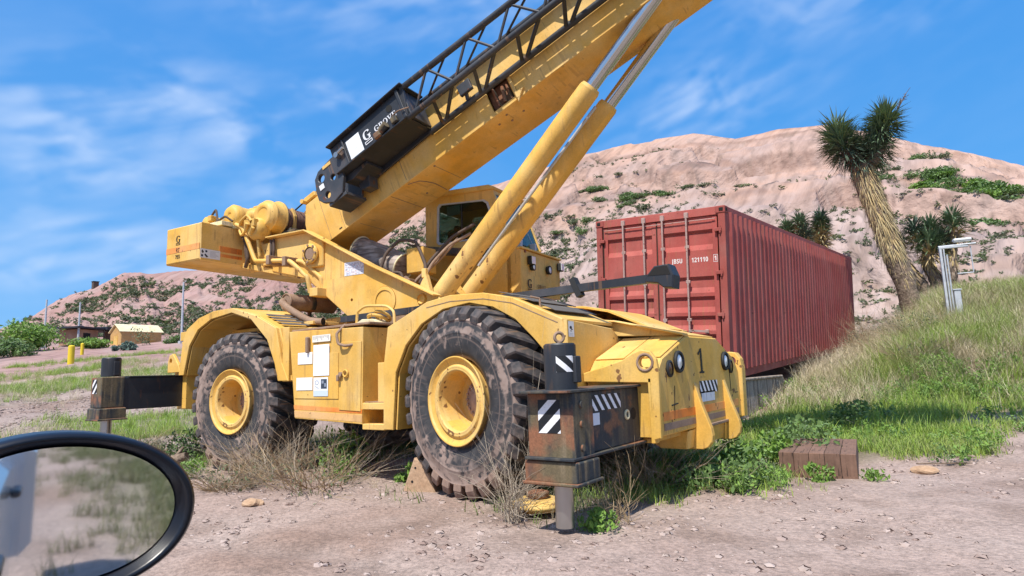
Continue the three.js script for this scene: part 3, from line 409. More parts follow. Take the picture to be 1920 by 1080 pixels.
decal('fender_sticker', canvasMat(64, 128, (g, w, h) => { g.fillStyle = '#e3e2de'; g.fillRect(0, 0, w, h); g.fillStyle = '#20242b'; g.beginPath(); g.arc(28, 52, 13, 0, 7); g.fill(); g.fillRect(30, 62, 20, 9); g.fillRect(24, 74, 10, 12); g.fillStyle = '#9aa0a8'; for (let i = 0; i < 4; i++) g.fillRect(8, 98 + i * 6, 46, 2); }), 0.1, 0.14, mul(T(3.218, 1.56, 1.43), RY(FX)), crane);
// outriggers: the near front and near rear pairs of beam and jack
function jack(x, z, y0, y1, yBox0, yBox1, leg, w, tubeR) {
  part('jack_box', [box(w, yBox1 - yBox0, 0.3, x, (yBox0 + yBox1) / 2, z, 0.012)], M.rusty);
  part('jack_cylinder', [tube([x, y0, z - 0.03], [x, y1, z - 0.03], tubeR, tubeR, 28), tube([x, y1, z - 0.03], [x, y1 + 0.012, z - 0.03], tubeR * 0.96, tubeR * 0.9, 28), box(0.05, 0.2, 0.08, x + tubeR, (y0 + y1) / 2 - 0.02, z - 0.05)], M.black);
  part('jack_collar', [box(w + 0.05, 0.16, 0.36, x, yBox0 - 0.085, z, 0.02), box(w + 0.08, 0.025, 0.39, x, yBox0 - 0.165, z, 0.01)], M.rusty);
  part('jack_leg', [tube([x, leg, z], [x, yBox0, z], 0.07, 0.07, 24)], M.steel);
}
part('outrigger_beam', [box(0.36, 0.46, 2.7, 3.54, 0.8, 0.69, 0.012), box(0.42, 0.02, 1.6, 3.545, 1.04, 1.65, 0.005), box(0.42, 0.02, 1.5, 3.545, 0.56, 1.65, 0.005)], M.beam);
jack(3.54, 2.2, 1.05, 1.385, 0.55, 1.03, 0.05, 0.4, 0.125);
part('lifting_ring', [new THREE.TorusGeometry(0.036, 0.013, 8, 20).rotateY(0.9).translate(3.54, 1.445, 2.17), tube([3.54, 1.385, 2.17], [3.54, 1.41, 2.17], 0.022)], M.brownMetal);
part('jack_bolt', [[2.3, 0.94], [2.3, 0.8], [2.3, 0.63]].map(([, y]) => tube([3.742, y, 2.24], [3.755, y, 2.24], 0.028, 0.024, 12)), M.rusty);
decal('hazard_sticker', hzBox, 0.19, 0.24, T(3.535, 0.86, 2.353), crane); 
decal('hazard_sticker', hzBeam, 0.5, 0.12, mul(T(3.723, 0.935, 1.8), RY(FX)), crane);
decal('white_sticker', canvasMat(32, 32, (g) => { g.fillStyle = '#d5d9e0'; g.fillRect(0, 0, 32, 32); }), 0.17, 0.09, mul(T(3.7235, 0.815, 2.01), RY(FX)), crane);
part('beam_hole', [tube([3.7225, 0.81, 1.32], [3.7235, 0.81, 1.32], 0.05, 0.05, 20)], M.dark); part('beam_eye', [new THREE.TorusGeometry(0.034, 0.01, 8, 20).rotateY(FX).translate(3.727, 0.81, 1.45)], M.cream);
{ const g = new THREE.CylinderGeometry(0.1265, 0.1265, 0.12, 20, 1, true, 0.3, 1.5).translate(3.54, 1.24, 2.17); const m = new THREE.Mesh(g, hzTube); m.name = numbered('hazard_sticker'); crane.add(m); }
part('outrigger_beam', [box(0.34, 0.46, 2.4, -3.97, 1.09, 1.15, 0.012), box(0.38, 0.02, 0.9, -3.97, 1.33, 1.75, 0.005)], M.black);
jack(-3.97, 2.4, 1.34, 1.6, 0.9, 1.33, 0.35, 0.36, 0.125);
decal('hazard_sticker', hzBox, 0.15, 0.2, T(-4.02, 1.2, 2.553), crane);
part('rear_housing', [box(0.12, 0.56, 0.2, -3.74, 1.1, 1.33), box(0.5, 0.06, 0.5, -3.97, 1.36, 1.1), box(0.5, 0.05, 0.5, -3.97, 0.83, 1.05)], M.yellow);
part('towing_eye', [prism([[-4.3, 1.38], [-4.3, 1.56], [-4.25, 1.66], [-4.15, 1.68], [-4.08, 1.62], [-3.96, 1.5], [-3.9, 1.38]], 1.38, 1.43, 0.008, [ringPts(-4.2, 1.57, 0.05, 16).reverse()])], M.yellow);
part('tail_lamp_bracket', [prism([[-4.02, 1.86], [-3.72, 1.86], [-3.8, 1.5]], 1.3, 1.36), box(0.2, 0.14, 0.1, -3.86, 1.94, 1.36)], M.worn);
part('swing_lock_pin', [tube([2.86, 1.66, 1.36], [2.84, 1.88, 1.35], 0.012, 0.011, 8), tube([2.84, 1.88, 1.35], [2.78, 1.9, 1.42], 0.01, 0.01, 8), box(0.035, 0.05, 0.04, 2.855, 1.74, 1.37)], M.brownMetal);
// the long black pole lying above the carrier
part('black_pole', [rod([-0.75, 1.99, 0.8], [3.74, 2.02, 0.8], 0.08, 0.07)], M.black);
const bk = part('pole_bucket', [prism([[3.72, 1.98], [3.75, 2.05], [3.82, 2.12], [3.96, 2.125], [4.0, 2.02], [3.985, 1.9], [3.9, 1.91], [3.84, 1.96]], 0.72, 0.9, 0.01)], M.black); part('bucket_mouth', [prism([[3.755, 2.035], [3.83, 2.108], [3.945, 2.11], [3.975, 2.025]], 0.9, 0.903, 0)], M.dark, bk);
part('pole_clamp', [rod([2.98, 1.93, 0.8], [2.9, 2.12, 0.8], 0.06, 0.09)], M.rubberTrim);
// papers on the cabinet
const sheet1 = canvasMat(160, 224, (g, w, h) => { g.fillStyle = '#eef0f4'; g.fillRect(0, 0, w, h); g.fillStyle = 'rgba(150,156,175,.55)'; for (let i = 0; i < 24; i++) g.fillRect(12, 20 + i * 8, 90 + 40 * hash(i, 3, 1), 2); g.fillStyle = 'rgba(120,125,150,.35)'; g.fillRect(116, 20, 2, 190); });
const sheet2 = canvasMat(128, 96, (g, w, h) => { g.fillStyle = '#f3f1ee'; g.fillRect(0, 0, w, h); g.strokeStyle = '#b9b6c2'; g.strokeRect(4, 4, w - 8, h - 8); g.fillStyle = 'rgba(130,130,150,.5)'; for (let i = 0; i < 8; i++) g.fillRect(14, 14 + i * 9, 50 + 46 * hash(i, 2, 9), 2); });
const sheet3 = canvasMat(128, 128, (g, w, h) => { g.fillStyle = '#e4e6ea'; g.fillRect(0, 0, w, h); g.fillStyle = '#3a4250'; g.fillRect(66, 12, 52, 66); g.fillStyle = '#8b93a3'; g.fillRect(72, 22, 18, 20); g.fillRect(96, 40, 14, 24); g.strokeStyle = '#565c68'; g.lineWidth = 3; g.beginPath(); g.arc(30, 36, 14, 0, 7); g.moveTo(16, 60); g.lineTo(46, 76); g.stroke(); g.fillStyle = '#c4d2dd'; g.fillRect(0, 90, w, 38); });
const sheet4 = canvasMat(128, 64, (g, w, h) => { g.fillStyle = '#e6e0d2'; g.fillRect(0, 0, w, h); g.fillStyle = 'rgba(120,120,130,.6)'; for (let i = 0; i < 12; i++) g.fillRect(8 + i * 9.6, 8, 5, 40 * hash(i, 6, 6) + 10); });
for (const [m, x0, x1, y0, y1] of [[sheet4, -0.43, -0.08, 1.645, 1.73], [sheet1, -0.405, -0.1, 1.235, 1.61], [sheet2, -0.72, -0.425, 1.385, 1.53], [sheet2, -0.745, -0.42, 1.065, 1.22], [sheet3, -0.4, -0.12, 0.99, 1.215]]) decal('paper_sheet', m, x1 - x0, y1 - y0, T((x0 + x1) / 2, (y0 + y1) / 2, 1.5155), crane);

// upper works ---------------------------------------------------
const SP = [[-3.15, 3.04], [-2.43, 3.36], [-1.65, 3.355], [-0.99, 3.01], [-0.39, 2.69], [0.68, 2.18], [0.74, 2.13], [0.7, 2.05], [-0.87, 2.05], [-1.54, 2.56], [-1.66, 2.66]];
for (const s of [1, -1]) {
  const z = (a, b) => s > 0 ? [a, b] : [-b, -a];
  up('side_plate', [prism(SP.slice(1).concat([[-2.43, 2.86]]), ...z(0.545, 0.58), 0.006, [ringPts(-0.79, 2.27, 0.028, 14).reverse(), [[-0.34, 2.06], [-0.34, 2.16], [-0.29, 2.21], [-0.23, 2.16], [-0.23, 2.06]].reverse()])], M.boom);
  up('flange', [strip([[-2.47, 3.362], [-1.65, 3.357], [-0.99, 3.013], [-0.39, 2.693], [0.68, 2.183]], 0.02, ...z(0.5, 0.69))], M.boom);
}
up('rear_frame', [prism([[-3.2, 3.02], [-2.4, 3.3], [-2.4, 2.88], [-3.15, 3.0]], -0.5, 0.5), prism([[-3.2, 3.0], [-1.66, 2.64], [-1.6, 2.68], [-2.4, 2.9], [-3.2, 3.08]], -0.56, 0.56), box(0.55, 0.3, 0.04, -2.75, 3.06, 0.5)], M.worn);
up('frame_floor', [prism([[-1.66, 2.62], [-1.54, 2.53], [-0.87, 2.03], [0.7, 2.03], [0.7, 2.07], [-0.85, 2.07], [-1.5, 2.57]], -0.543, 0.543)], M.worn);
up('frame_hole', [tube([-0.79, 2.27, 0.53], [-0.79, 2.27, 0.543], 0.04), box(0.14, 0.2, 0.02, -0.285, 2.12, 0.53)], M.dark);
up('pivot_boss', [box(0.3, 0.44, 0.06, -1.46, 3.02, 0.6, 0.03), lathe([[0.1, 0], [0.14, 0.01], [0.15, 0.05], [0.1, 0.06]], 24).rotateX(FX).translate(-1.52, 3.0, 0.63)], M.yellow);
up('pivot_pin', [tube([-1.52, 3.0, 0.63], [-1.52, 3.0, 0.68], 0.095, 0.085, 24), ...ringPts(-1.52, 3.0, 0.125, 7).map(([x, y]) => tube([x, y, 0.66], [x, y, 0.7], 0.018, 0.018, 6))], M.brownMetal);
up('lower_boss', [lathe([[0.15, 0], [0.2, 0.004], [0.19, 0.012], [0.15, 0.012]], 30).rotateX(FX).translate(-0.2, 2.2, 0.58), lathe([[0.05, 0], [0.075, 0.01], [0.06, 0.03]], 18).rotateX(FX).translate(0.43, 2.17, 0.58)], M.boom);
up('counterweight', [prism([[-4.0, 3.03], [-4.0, 3.6], [-3.15, 3.6], [-3.15, 3.03]], -1.3, 1.3, 0.02)], M.boom);
up('side_stripe', [box(0.83, 0.09, 0.004, -3.575, 3.24, 1.301, 0.001)], M.orange); up('front_stripe', [box(0.004, 0.09, 0.4, -3.149, 3.24, 0.78, 0.001)], M.orange); up('front_stripe', [box(0.004, 0.05, 0.4, -3.149, 3.14, 0.78, 0.001)], M.orange);
const upDecal = (name, mat, w, h, M4) => { const m = decal(name, mat, w, h, M4, crane); m.rotation.y = PSI; return m; };
const logoG = (col) => (g, w, h) => { g.clearRect(0, 0, w, h); g.fillStyle = col; g.font = 'bold 150px serif'; g.textAlign = 'center'; g.textBaseline = 'alphabetic'; g.fillText('G', w / 2, 118); g.lineWidth = 9; g.strokeStyle = col; g.strokeRect(18, 132, w - 36, 26); };
const gBlack = canvasMat(128, 168, logoG('#1a1712'), { transparent: true }), gWhite = canvasMat(128, 168, logoG('#d6d8dc'), { transparent: true });
const words = (s, col, font = 'bold 84px serif', w = 360, h = 96) => canvasMat(w, h, (g) => { g.clearRect(0, 0, w, h); g.fillStyle = col; g.font = font; g.textAlign = 'center'; g.textBaseline = 'middle'; g.fillText(s, w / 2, h / 2 + 3, w - 8); }, { transparent: true });
upDecal('maker_logo', gBlack, 0.13, 0.16, T(-3.69, 3.39, 1.304)); upDecal('model_name', words('RT', '#1d1a14', 'bold 90px sans-serif', 130, 96), 0.12, 0.09, T(-3.69, 3.24, 1.305)); upDecal('model_number', words('755', '#1d1a14', 'bold 90px sans-serif', 200, 96), 0.16, 0.085, T(-3.69, 3.135, 1.305));
const warn = canvasMat(192, 96, (g, w, h) => { g.fillStyle = '#d9d9d6'; g.fillRect(0, 0, w, h); g.fillStyle = '#22262c'; g.beginPath(); g.moveTo(20, 10); g.lineTo(36, 34); g.lineTo(24, 50); g.lineTo(12, 30); g.fill(); g.beginPath(); g.arc(58, 24, 11, 0, 7); g.fill(); g.beginPath(); g.moveTo(50, 50); g.lineTo(78, 80); g.lineTo(60, 88); g.lineTo(40, 62); g.fill(); g.fillRect(10, 62, 18, 22); g.fillStyle = 'rgba(90,95,110,.55)'; for (let i = 0; i < 9; i++) g.fillRect(94, 14 + i * 8, 50 + 38 * hash(i, 3, 2), 2.5); });
upDecal('warning_label', warn, 0.33, 0.14, mul(T(-3.146, 3.13, 1.13), RY(FX)));
upDecal('instruction_plate', canvasMat(160, 96, (g, w, h) => { g.fillStyle = '#d8dbe4'; g.fillRect(0, 0, w, h); for (let i = 0; i < 260; i++) { g.fillStyle = ['rgba(110,80,100,.35)', 'rgba(90,110,150,.4)', 'rgba(200,120,90,.3)'][i % 3]; g.fillRect(6 + 148 * hash(i, 1, 3), 6 + 84 * hash(i, 2, 3), 3 + 9 * hash(i, 3, 3), 2 + 3 * hash(i, 4, 3)); } }), 0.36, 0.19, T(-0.745, 2.71, 0.584));
// pipes from the frame to the winches
for (const [n, dz, dx] of [['hydraulic_pipe', 0, 0], ['hydraulic_pipe', -0.16, 0.1]]) up(n, [path([[-3.1 + dx, 3.66, 0.74 + dz], [-2.92 + dx, 3.56, 0.74 + dz], [-2.62 + dx, 3.04, 0.75 + dz], [-2.5 + dx, 3.0, 0.75 + dz], [-1.95 + dx, 2.94, 0.75 + dz], [-1.82 + dx, 2.9, 0.75 + dz], [-1.52 + dx, 2.68, 0.75 + dz], [-1.48 + dx, 2.62, 0.74 + dz], [-1.47 + dx, 2.42, 0.7 + dz]], 0.034, 80, 10)], M.yellow);
up('pipe_clamp', [box(0.07, 0.14, 0.3, -2.25, 2.98, 0.67), box(0.07, 0.14, 0.3, -1.9, 2.92, 0.67), tube([-2.05, 2.965, 0.59], [-1.9, 2.96, 0.59], 0.044)], M.brownMetal);
up('pipe_bracket', [box(0.16, 0.12, 0.3, -1.36, 2.42, 0.6)], M.yellow);
up('hose_bundle', [path([[-3.1, 3.5, 0.62], [-2.95, 3.35, 0.66], [-2.9, 3.1, 0.66], [-3.0, 2.98, 0.62]], 0.03), path([[-3.1, 3.4, 0.55], [-3.0, 3.25, 0.62], [-2.97, 3.05, 0.6]], 0.03), path([[-2.42, 3.34, 0.62], [-2.4, 3.15, 0.63], [-2.43, 2.98, 0.62]], 0.022), path([[-2.36, 3.34, 0.62], [-2.34, 3.15, 0.63], [-2.38, 2.98, 0.6]], 0.022)], M.hose);
up('valve_cover', [box(0.2, 0.36, 0.05, -2.56, 3.13, 0.58, 0.03)], M.worn);
// winches on top
const axis = (x, y, prof, seg = 32) => lathe(prof, seg).rotateX(FX).translate(x, y, 0);
up('winch_drum', [axis(-2.56, 3.72, [[0, -0.42], [0.2, -0.42], [0.2, 0.4], [0, 0.4]])], M.rope);
up('winch_rope', Array.from({ length: 25 }, (_, i) => new THREE.TorusGeometry(0.205, 0.017, 6, 36).translate(-2.56, 3.72, -0.38 + i * 0.031)), M.rope);
up('winch_housing', [axis(-2.56, 3.74, [[0, 0.39], [0.27, 0.39], [0.275, 0.42], [0.24, 0.435], [0.235, 0.56], [0.25, 0.575], [0.25, 0.61], [0.21, 0.625], [0.2, 0.68], [0.14, 0.69], [0.13, 0.67], [0, 0.67]])], M.yellow);
up('winch_bracket', [prism([[-2.42, 3.36], [-2.36, 3.36], [-2.33, 3.78], [-2.4, 3.92], [-2.45, 3.9], [-2.4, 3.7]], 0.2, 0.26), prism([[-2.42, 3.36], [-2.36, 3.36], [-2.33, 3.78], [-2.4, 3.92], [-2.45, 3.9], [-2.4, 3.7]], -0.5, -0.44)], M.yellow);
up('winch_tray', [box(0.5, 0.04, 1.0, -2.4, 3.5, -0.1), box(0.05, 0.06, 0.95, -2.3, 3.53, -0.1)], M.rusty);
up('winch_motor', [axis(-2.66, 3.53, [[0, 0.52], [0.14, 0.52], [0.175, 0.6], [0.18, 0.7], [0.14, 0.78], [0.09, 0.8], [0, 0.8]]), box(0.14, 0.1, 0.1, -2.72, 3.62, 0.78), box(0.08, 0.12, 0.08, -2.58, 3.6, 0.8), tube([-2.78, 3.5, 0.8], [-2.7, 3.6, 0.84], 0.03), tube([-2.66, 3.44, 0.8], [-2.56, 3.52, 0.84], 0.028), tube([-2.62, 3.35, 0.7], [-2.62, 3.1, 0.66], 0.025)], M.worn);
up('motor_hose', [path([[-2.75, 3.66, 0.8], [-2.85, 3.72, 0.76], [-3.0, 3.6, 0.72], [-3.1, 3.5, 0.64]], 0.022), path([[-2.6, 3.62, 0.84], [-2.7, 3.72, 0.84], [-2.9, 3.66, 0.8], [-3.06, 3.56, 0.7]], 0.022), path([[-2.78, 3.5, 0.8], [-2.9, 3.45, 0.78], [-3.0, 3.55, 0.74], [-2.9, 3.7, 0.7]], 0.02)], M.yellow);
up('second_winch', [axis(-3.38, 3.87, [[0, -0.4], [0.19, -0.4], [0.19, 0.2], [0.21, 0.22], [0.21, 0.26], [0.175, 0.28], [0.175, 0.5], [0.19, 0.52], [0.19, 0.6], [0.15, 0.62], [0.14, 0.66], [0.06, 0.67], [0.05, 0.65], [0, 0.65]])], M.yellow);
up('winch_drive', [axis(-2.98, 3.82, [[0, -0.1], [0.14, -0.1], [0.16, 0.3], [0.14, 0.5], [0.09, 0.52], [0.08, 0.6], [0, 0.6]]), box(0.12, 0.16, 0.1, -3.0, 3.93, 0.42, 0.02), rod([-3.12, 3.62, 0.52], [-2.98, 3.95, 0.46], 0.04, 0.05)], M.yellow);
up('second_motor', [axis(-3.72, 3.76, [[0, 0.5], [0.11, 0.5], [0.13, 0.6], [0.13, 0.78], [0.09, 0.84], [0, 0.84]]), box(0.1, 0.1, 0.12, -3.8, 3.84, 0.72, 0.015), box(0.09, 0.1, 0.1, -3.62, 3.82, 0.8, 0.015), tube([-3.78, 3.7, 0.84], [-3.78, 3.7, 0.9], 0.05, 0.045, 10)], M.worn);
up('winch_base', [box(0.9, 0.05, 1.3, -3.45, 3.63, 0.1), box(0.3, 0.07, 0.2, -3.3, 3.66, 0.85), box(0.6, 0.08, 0.08, -3.0, 3.66, 0.6)], M.cream);
up('winch_hose', [path([[-3.1, 3.7, 0.8], [-3.2, 3.78, 0.86], [-3.36, 3.72, 0.88], [-3.5, 3.7, 0.86]], 0.018), path([[-3.66, 3.84, 0.8], [-3.55, 3.96, 0.78], [-3.4, 3.74, 0.84], [-3.2, 3.68, 0.8]], 0.018)], M.hose);
up('hoist_rope', [tube([-2.5, 3.93, 0.1], [-1.0, 4.36, 0.4], 0.012, 0.012, 8)], M.rubberTrim);
// boom
const BW = 0.4, BH = 0.78, BL = 8.6;
bm('boom', [prism([[-0.45, 0], [BL, 0], [BL, BH], [-0.28, BH], [-0.4, 0.5]], 0.37, BW, 0.004, [[[3.12, 0.06], [3.46, 0.06], [3.46, 0.4], [3.12, 0.4]].reverse()]), prism([[-0.45, 0], [BL, 0], [BL, BH], [-0.28, BH], [-0.4, 0.5]], -BW, -0.37, 0.004), box(BL + 0.4, 0.03, 0.78, BL / 2 - 0.2, 0.012, 0, 0.003), box(BL + 0.2, 0.03, 0.78, BL / 2 - 0.1, BH - 0.012, 0, 0.003), box(0.03, BH - 0.1, 0.74, -0.36, BH / 2, 0)], M.boom);
bm('boom_slot', [box(0.36, 0.36, 0.02, 3.29, 0.23, 0.3), box(0.03, 0.3, 0.06, 3.22, 0.24, 0.36), tube([3.3, 0.12, 0.33], [3.34, 0.34, 0.33], 0.03), tube([3.4, 0.1, 0.33], [3.4, 0.34, 0.33], 0.02)], M.rusty);
bm('slot_bracket', [rod([3.5, 0.0, 0.42], [3.5, 0.46, 0.42], 0.03, 0.03), prism([[3.48, -0.06], [3.53, 0], [3.62, 0.08], [3.5, 0.1]], 0.4, 0.43)], M.yellow);
bm('boom_seam', [box(0.007, BH - 0.02, 0.006, 0.0, BH / 2, BW), box(0.005, BH - 0.02, 0.006, 0.3, BH / 2, BW), box(0.007, 0.4, 0.006, 1.55, 0.24, BW)], M.brownMetal);
bm('belly_seam', [box(0.01, 0.006, 0.74, 1.2, -0.003, 0), path([[1.52, -0.003, 0.36], [1.66, -0.004, 0.25], [1.72, -0.004, 0], [1.7, -0.003, -0.34]], 0.008), box(0.008, 0.006, 0.6, 2.0, -0.003, 0), box(0.006, 0.006, 0.6, 0.5, -0.003, 0)], M.brownMetal);
bm('belly_bolt', [[3.05, 0.2], [3.2, 0.1], [3.22, 0.28], [3.4, 0.12], [2.0, 0.33], [1.5, -0.1]].map(([u, z]) => tube([u, 0, z], [u, -0.012, z], 0.018, 0.016, 8)), M.brownMetal);
bm('boom_section', [box(2.4, 0.62, 0.62, BL + 1.2, 0.37, 0), box(1.3, 0.5, 0.48, BL + 2.9, 0.36, 0)], M.boom);
bm('boom_head', [prism([[BL + 3.4, 0.1], [BL + 3.9, -0.2], [BL + 4.1, 0], [BL + 4.05, 0.6], [BL + 3.5, 0.7]], -0.3, 0.3)], M.yellow);
bm('rope_guide', [box(0.24, 0.09, 0.09, -0.16, 0.86, 0.36, 0.02), tube([-0.28, 0.84, 0.36], [-0.28, 0.84, 0.46], 0.035)], M.yellow);
bm('oil_spot', [box(0.06, 0.022, 0.004, 0.22, 0.06, BW + 0.001, 0.001)], M.dark);
// stowed lattice jib along the boom's side
bm('jib_base', [prism([[0.88, 0.42], [2.22, 0.42], [2.3, 0.86], [0.9, 0.83]], 0.88, 0.93), prism([[0.88, 0.41], [2.22, 0.41], [2.22, 0.435], [0.88, 0.435]], 0.47, 0.96), prism([[0.88, 0.84], [2.32, 0.87], [2.32, 0.89], [0.88, 0.86]], 0.5, 1.0), prism([[0.9, 0.32], [2.2, 0.36], [2.25, 0.84], [0.92, 0.82]], 0.43, 0.47), box(0.03, 0.42, 0.45, 0.9, 0.63, 0.7), box(0.03, 0.44, 0.42, 2.25, 0.63, 0.69), box(0.03, 0.4, 0.04, 1.13, 0.62, 0.935), box(0.05, 0.44, 0.05, 2.2, 0.64, 0.94)], M.black);
bm('jib_bracket', [prism([[0.95, 0.2], [1.1, 0.17], [1.16, 0.4], [0.9, 0.4]], 0.44, 0.62), prism([[0.86, 0.33], [1.0, 0.3], [1.3, 0.36], [1.3, 0.4], [0.86, 0.41]], 0.45, 0.8)], M.black);
bm('jib_nose', [prism([[0.42, 0.28], [0.48, 0.2], [0.66, 0.1], [0.84, 0.14], [0.95, 0.34], [0.95, 0.72], [0.82, 0.72], [0.56, 0.68], [0.46, 0.6], [0.42, 0.42]], 0.86, 0.92, 0.008, [ringPts(0.6, 0.26, 0.05, 14).reverse(), ringPts(0.78, 0.44, 0.045, 14).reverse(), ringPts(0.58, 0.55, 0.06, 14).reverse()]), prism([[0.42, 0.28], [0.48, 0.2], [0.66, 0.1], [0.84, 0.14], [0.95, 0.34], [0.95, 0.72], [0.82, 0.72], [0.56, 0.68], [0.46, 0.6], [0.42, 0.42]], 0.5, 0.55), box(0.34, 0.05, 0.4, 0.72, 0.12, 0.7)], M.black);
bm('jib_pin', [tube([1.0, 0.64, 0.93], [1.0, 0.64, 1.0], 0.04), tube([1.0, 0.65, 0.98], [1.14, 0.67, 0.98], 0.022)], M.steel); bm('jib_hole', [tube([2.0, 0.72, 0.93], [2.0, 0.72, 0.935], 0.05)], M.dark);
bm('jib_marker', [box(0.16, 0.05, 0.01, 0.74, 0.66, 0.925)], M.yellow); bm('nose_label', [box(0.09, 0.08, 0.01, 0.55, 0.42, 0.925)], M.white);
bm('rope_socket', [tube([1.78, 0.5, 0.95], [1.9, 0.52, 0.97], 0.05), box(0.12, 0.09, 0.08, 1.72, 0.47, 0.96, 0.02), box(0.1, 0.1, 0.06, 2.03, 0.5, 0.96, 0.02)], M.rusty);
bm('loose_wire', [path([[2.02, 0.56, 0.97], [2.15, 0.54, 1.0], [2.3, 0.5, 0.97]], 0.008)], M.brownMetal);
const C1 = [[2.2, 0.43, 0.9], [8.2, 0.4, 0.8]], C2 = [[2.2, 0.37, 0.46], [8.2, 0.33, 0.46]], C3 = [[2.25, 0.87, 0.9], [8.2, 0.7, 0.82]], C4 = [[2.25, 0.83, 0.48], [8.2, 0.68, 0.48]];
for (const c of [C1, C2, C3, C4]) bm('jib_chord', [tube(c[0], c[1], 0.042, 0.042, 12)], M.black);
const at = (c, t) => c[0].map((v, i) => mix(v, c[1][i], t));
for (let i = 0; i < 9; i++) { const t = i / 9 + 0.02, d = 1 / 9; bm('jib_brace', [tube(at(C2, t + d * 0.15), at(C1, t + d * 0.45), 0.026, 0.026, 8), tube(at(C2, t + d * 0.25), at(C1, t + d * 0.95), 0.026, 0.026, 8)], M.black); bm('jib_brace', [tube(at(C1, t), at(C3, t + d * 0.5), 0.018, 0.018, 8), tube(at(C3, t + d * 0.5), at(C1, t + d), 0.018, 0.018, 8), tube(at(C4, t), at(C3, t + d), 0.016, 0.016, 8)], M.black); }
bm('jib_hanger', [box(0.2, 0.16, 0.05, 2.95, 0.52, 0.55), rod([2.9, 0.38, 0.5], [2.95, 0.52, 0.55], 0.04)], M.black); bm('hanger_pin', [tube([2.8, 0.56, 0.52], [2.98, 0.62, 0.52], 0.025)], M.yellow);
const bmDecal = (name, mat, w, h, u, v, z) => { const m = decal(name, mat, w, h, mul(BM, T(u, v, z)), crane); m.rotation.y = PSI; };
bmDecal('white_plate', canvasMat(96, 112, (g, w, h) => { g.fillStyle = '#e2e6ea'; g.fillRect(0, 0, w, h); g.fillStyle = 'rgba(140,150,160,.5)'; g.fillRect(40, 70, 20, 2); g.fillRect(16, 90, 30, 2); }), 0.25, 0.29, 1.305, 0.6, 0.937);
bmDecal('maker_logo', gWhite, 0.17, 0.22, 1.54, 0.59, 0.937); bmDecal('maker_name', words('GROVE', '#d6d8dc'), 0.48, 0.13, 1.88, 0.6, 0.938);
// lift cylinders
for (const z of [0.3, -0.3]) {
  const a = [0.45, 2.16, z], d = [0.701, 0.713], P = (t) => [a[0] + d[0] * t, a[1] + d[1] * t, z];
  const c = up('lift_cylinder', [tube(P(0), P(3.3), 0.134, 0.134, 32), tube(P(3.3), P(3.34), 0.134, 0.12, 32), tube(P(-0.05), P(0.06), 0.15, 0.15, 24)], M.yellow);
  const r = up('lift_rod', [tube(P(3.2), P(4.75), 0.085, 0.085, 24)], M.chrome); void c; void r;
}
up('cylinder_pipe', [path([[0.95, 2.62, 0.02], [1.6, 3.28, 0.02], [2.72, 4.42, 0.0]], 0.02, 20)], M.galv);
up('cylinder_mount', [prism([[0.2, 2.05], [0.7, 2.05], [0.74, 2.16], [0.55, 2.42], [0.42, 2.42], [0.36, 2.35]], -0.12, 0.12), prism([[0.2, 2.05], [0.72, 2.05], [0.55, 2.2], [0.46, 2.5], [0.4, 2.42]], 0.46, 0.54), box(0.07, 0.12, 0.06, 0.42, 2.52, 0.5)], M.yellow);
// drum, valve box and hoses between the side plates
{ const drumM = S({ roughness: 0.85, bumpMap: bumpFine, bumpScale: 0.003, map: tex(512, 1, (u, v) => { const a = fbm(u * 4, v * 50, 4, 261, 0), b = fbm(u * 7, v * 7, 4, 263, 7); return mix3([0.16, 0.12, 0.095], [0.46, 0.38, 0.33], sm(0.3, 0.7, a * 0.5 + b * 0.5)); }) });
  const A = [-1.12, 3.1, 0.05], B = [-0.3, 2.74, 0.05]; up('spare_drum', [tube(A, B, 0.2, 0.2, 30)], drumM);
  const rim = (c) => new THREE.TorusGeometry(0.203, 0.013, 8, 36).rotateY(FX).rotateZ(Math.atan2(-0.36, 0.82)).translate(...c); up('drum_rim', [rim(A)], M.cream); up('drum_rim', [rim(B)], M.cream); }
up('valve_box', [box(0.3, 0.36, 0.3, -0.02, 2.8, 0.0, 0.015)], M.boom);
up('hydraulic_hose', [path([[-0.5, 2.5, 0.4], [-0.42, 2.9, 0.3], [-0.25, 3.1, 0.2], [0.0, 3.05, 0.15], [0.2, 2.7, 0.2], [0.3, 2.45, 0.35]], 0.024, 50)], M.hose); up('hydraulic_hose', [path([[-0.3, 2.45, 0.45], [-0.2, 2.6, 0.42], [-0.05, 2.58, 0.42], [0.05, 2.4, 0.45]], 0.02, 40), path([[0.1, 2.45, 0.2], [0.2, 2.75, 0.1], [0.45, 3.1, -0.1], [0.8, 3.25, -0.15]], 0.024, 40)], M.hose);
up('hydraulic_hose', [path([[0.2, 2.4, 0.3], [0.32, 2.7, 0.2], [0.5, 2.95, 0.05], [0.8, 3.1, -0.05]], 0.022, 40), path([[0.0, 2.3, 0.35], [0.15, 2.5, 0.3], [0.35, 2.75, 0.1], [0.62, 3.05, 0.0]], 0.022, 40)], M.brownMetal);
up('hose_junction', [box(0.5, 0.2, 0.5, -0.2, 2.3, 0.1), tube([-0.1, 2.4, 0.4], [0.05, 2.5, 0.4], 0.05), tube([-0.35, 2.42, 0.4], [-0.2, 2.5, 0.4], 0.04), box(0.12, 0.12, 0.12, 0.1, 2.42, 0.44)], M.brownMetal);
up('support_plate', [prism([[-0.65, 3.2], [-0.5, 3.12], [0.8, 2.98], [0.8, 2.86], [-0.2, 3.0]], -0.62, -0.58), prism([[-0.6, 3.2], [-0.2, 3.1], [0.4, 3.0], [0.4, 2.9], [-0.3, 3.02]], -0.4, -0.36)], M.rusty);
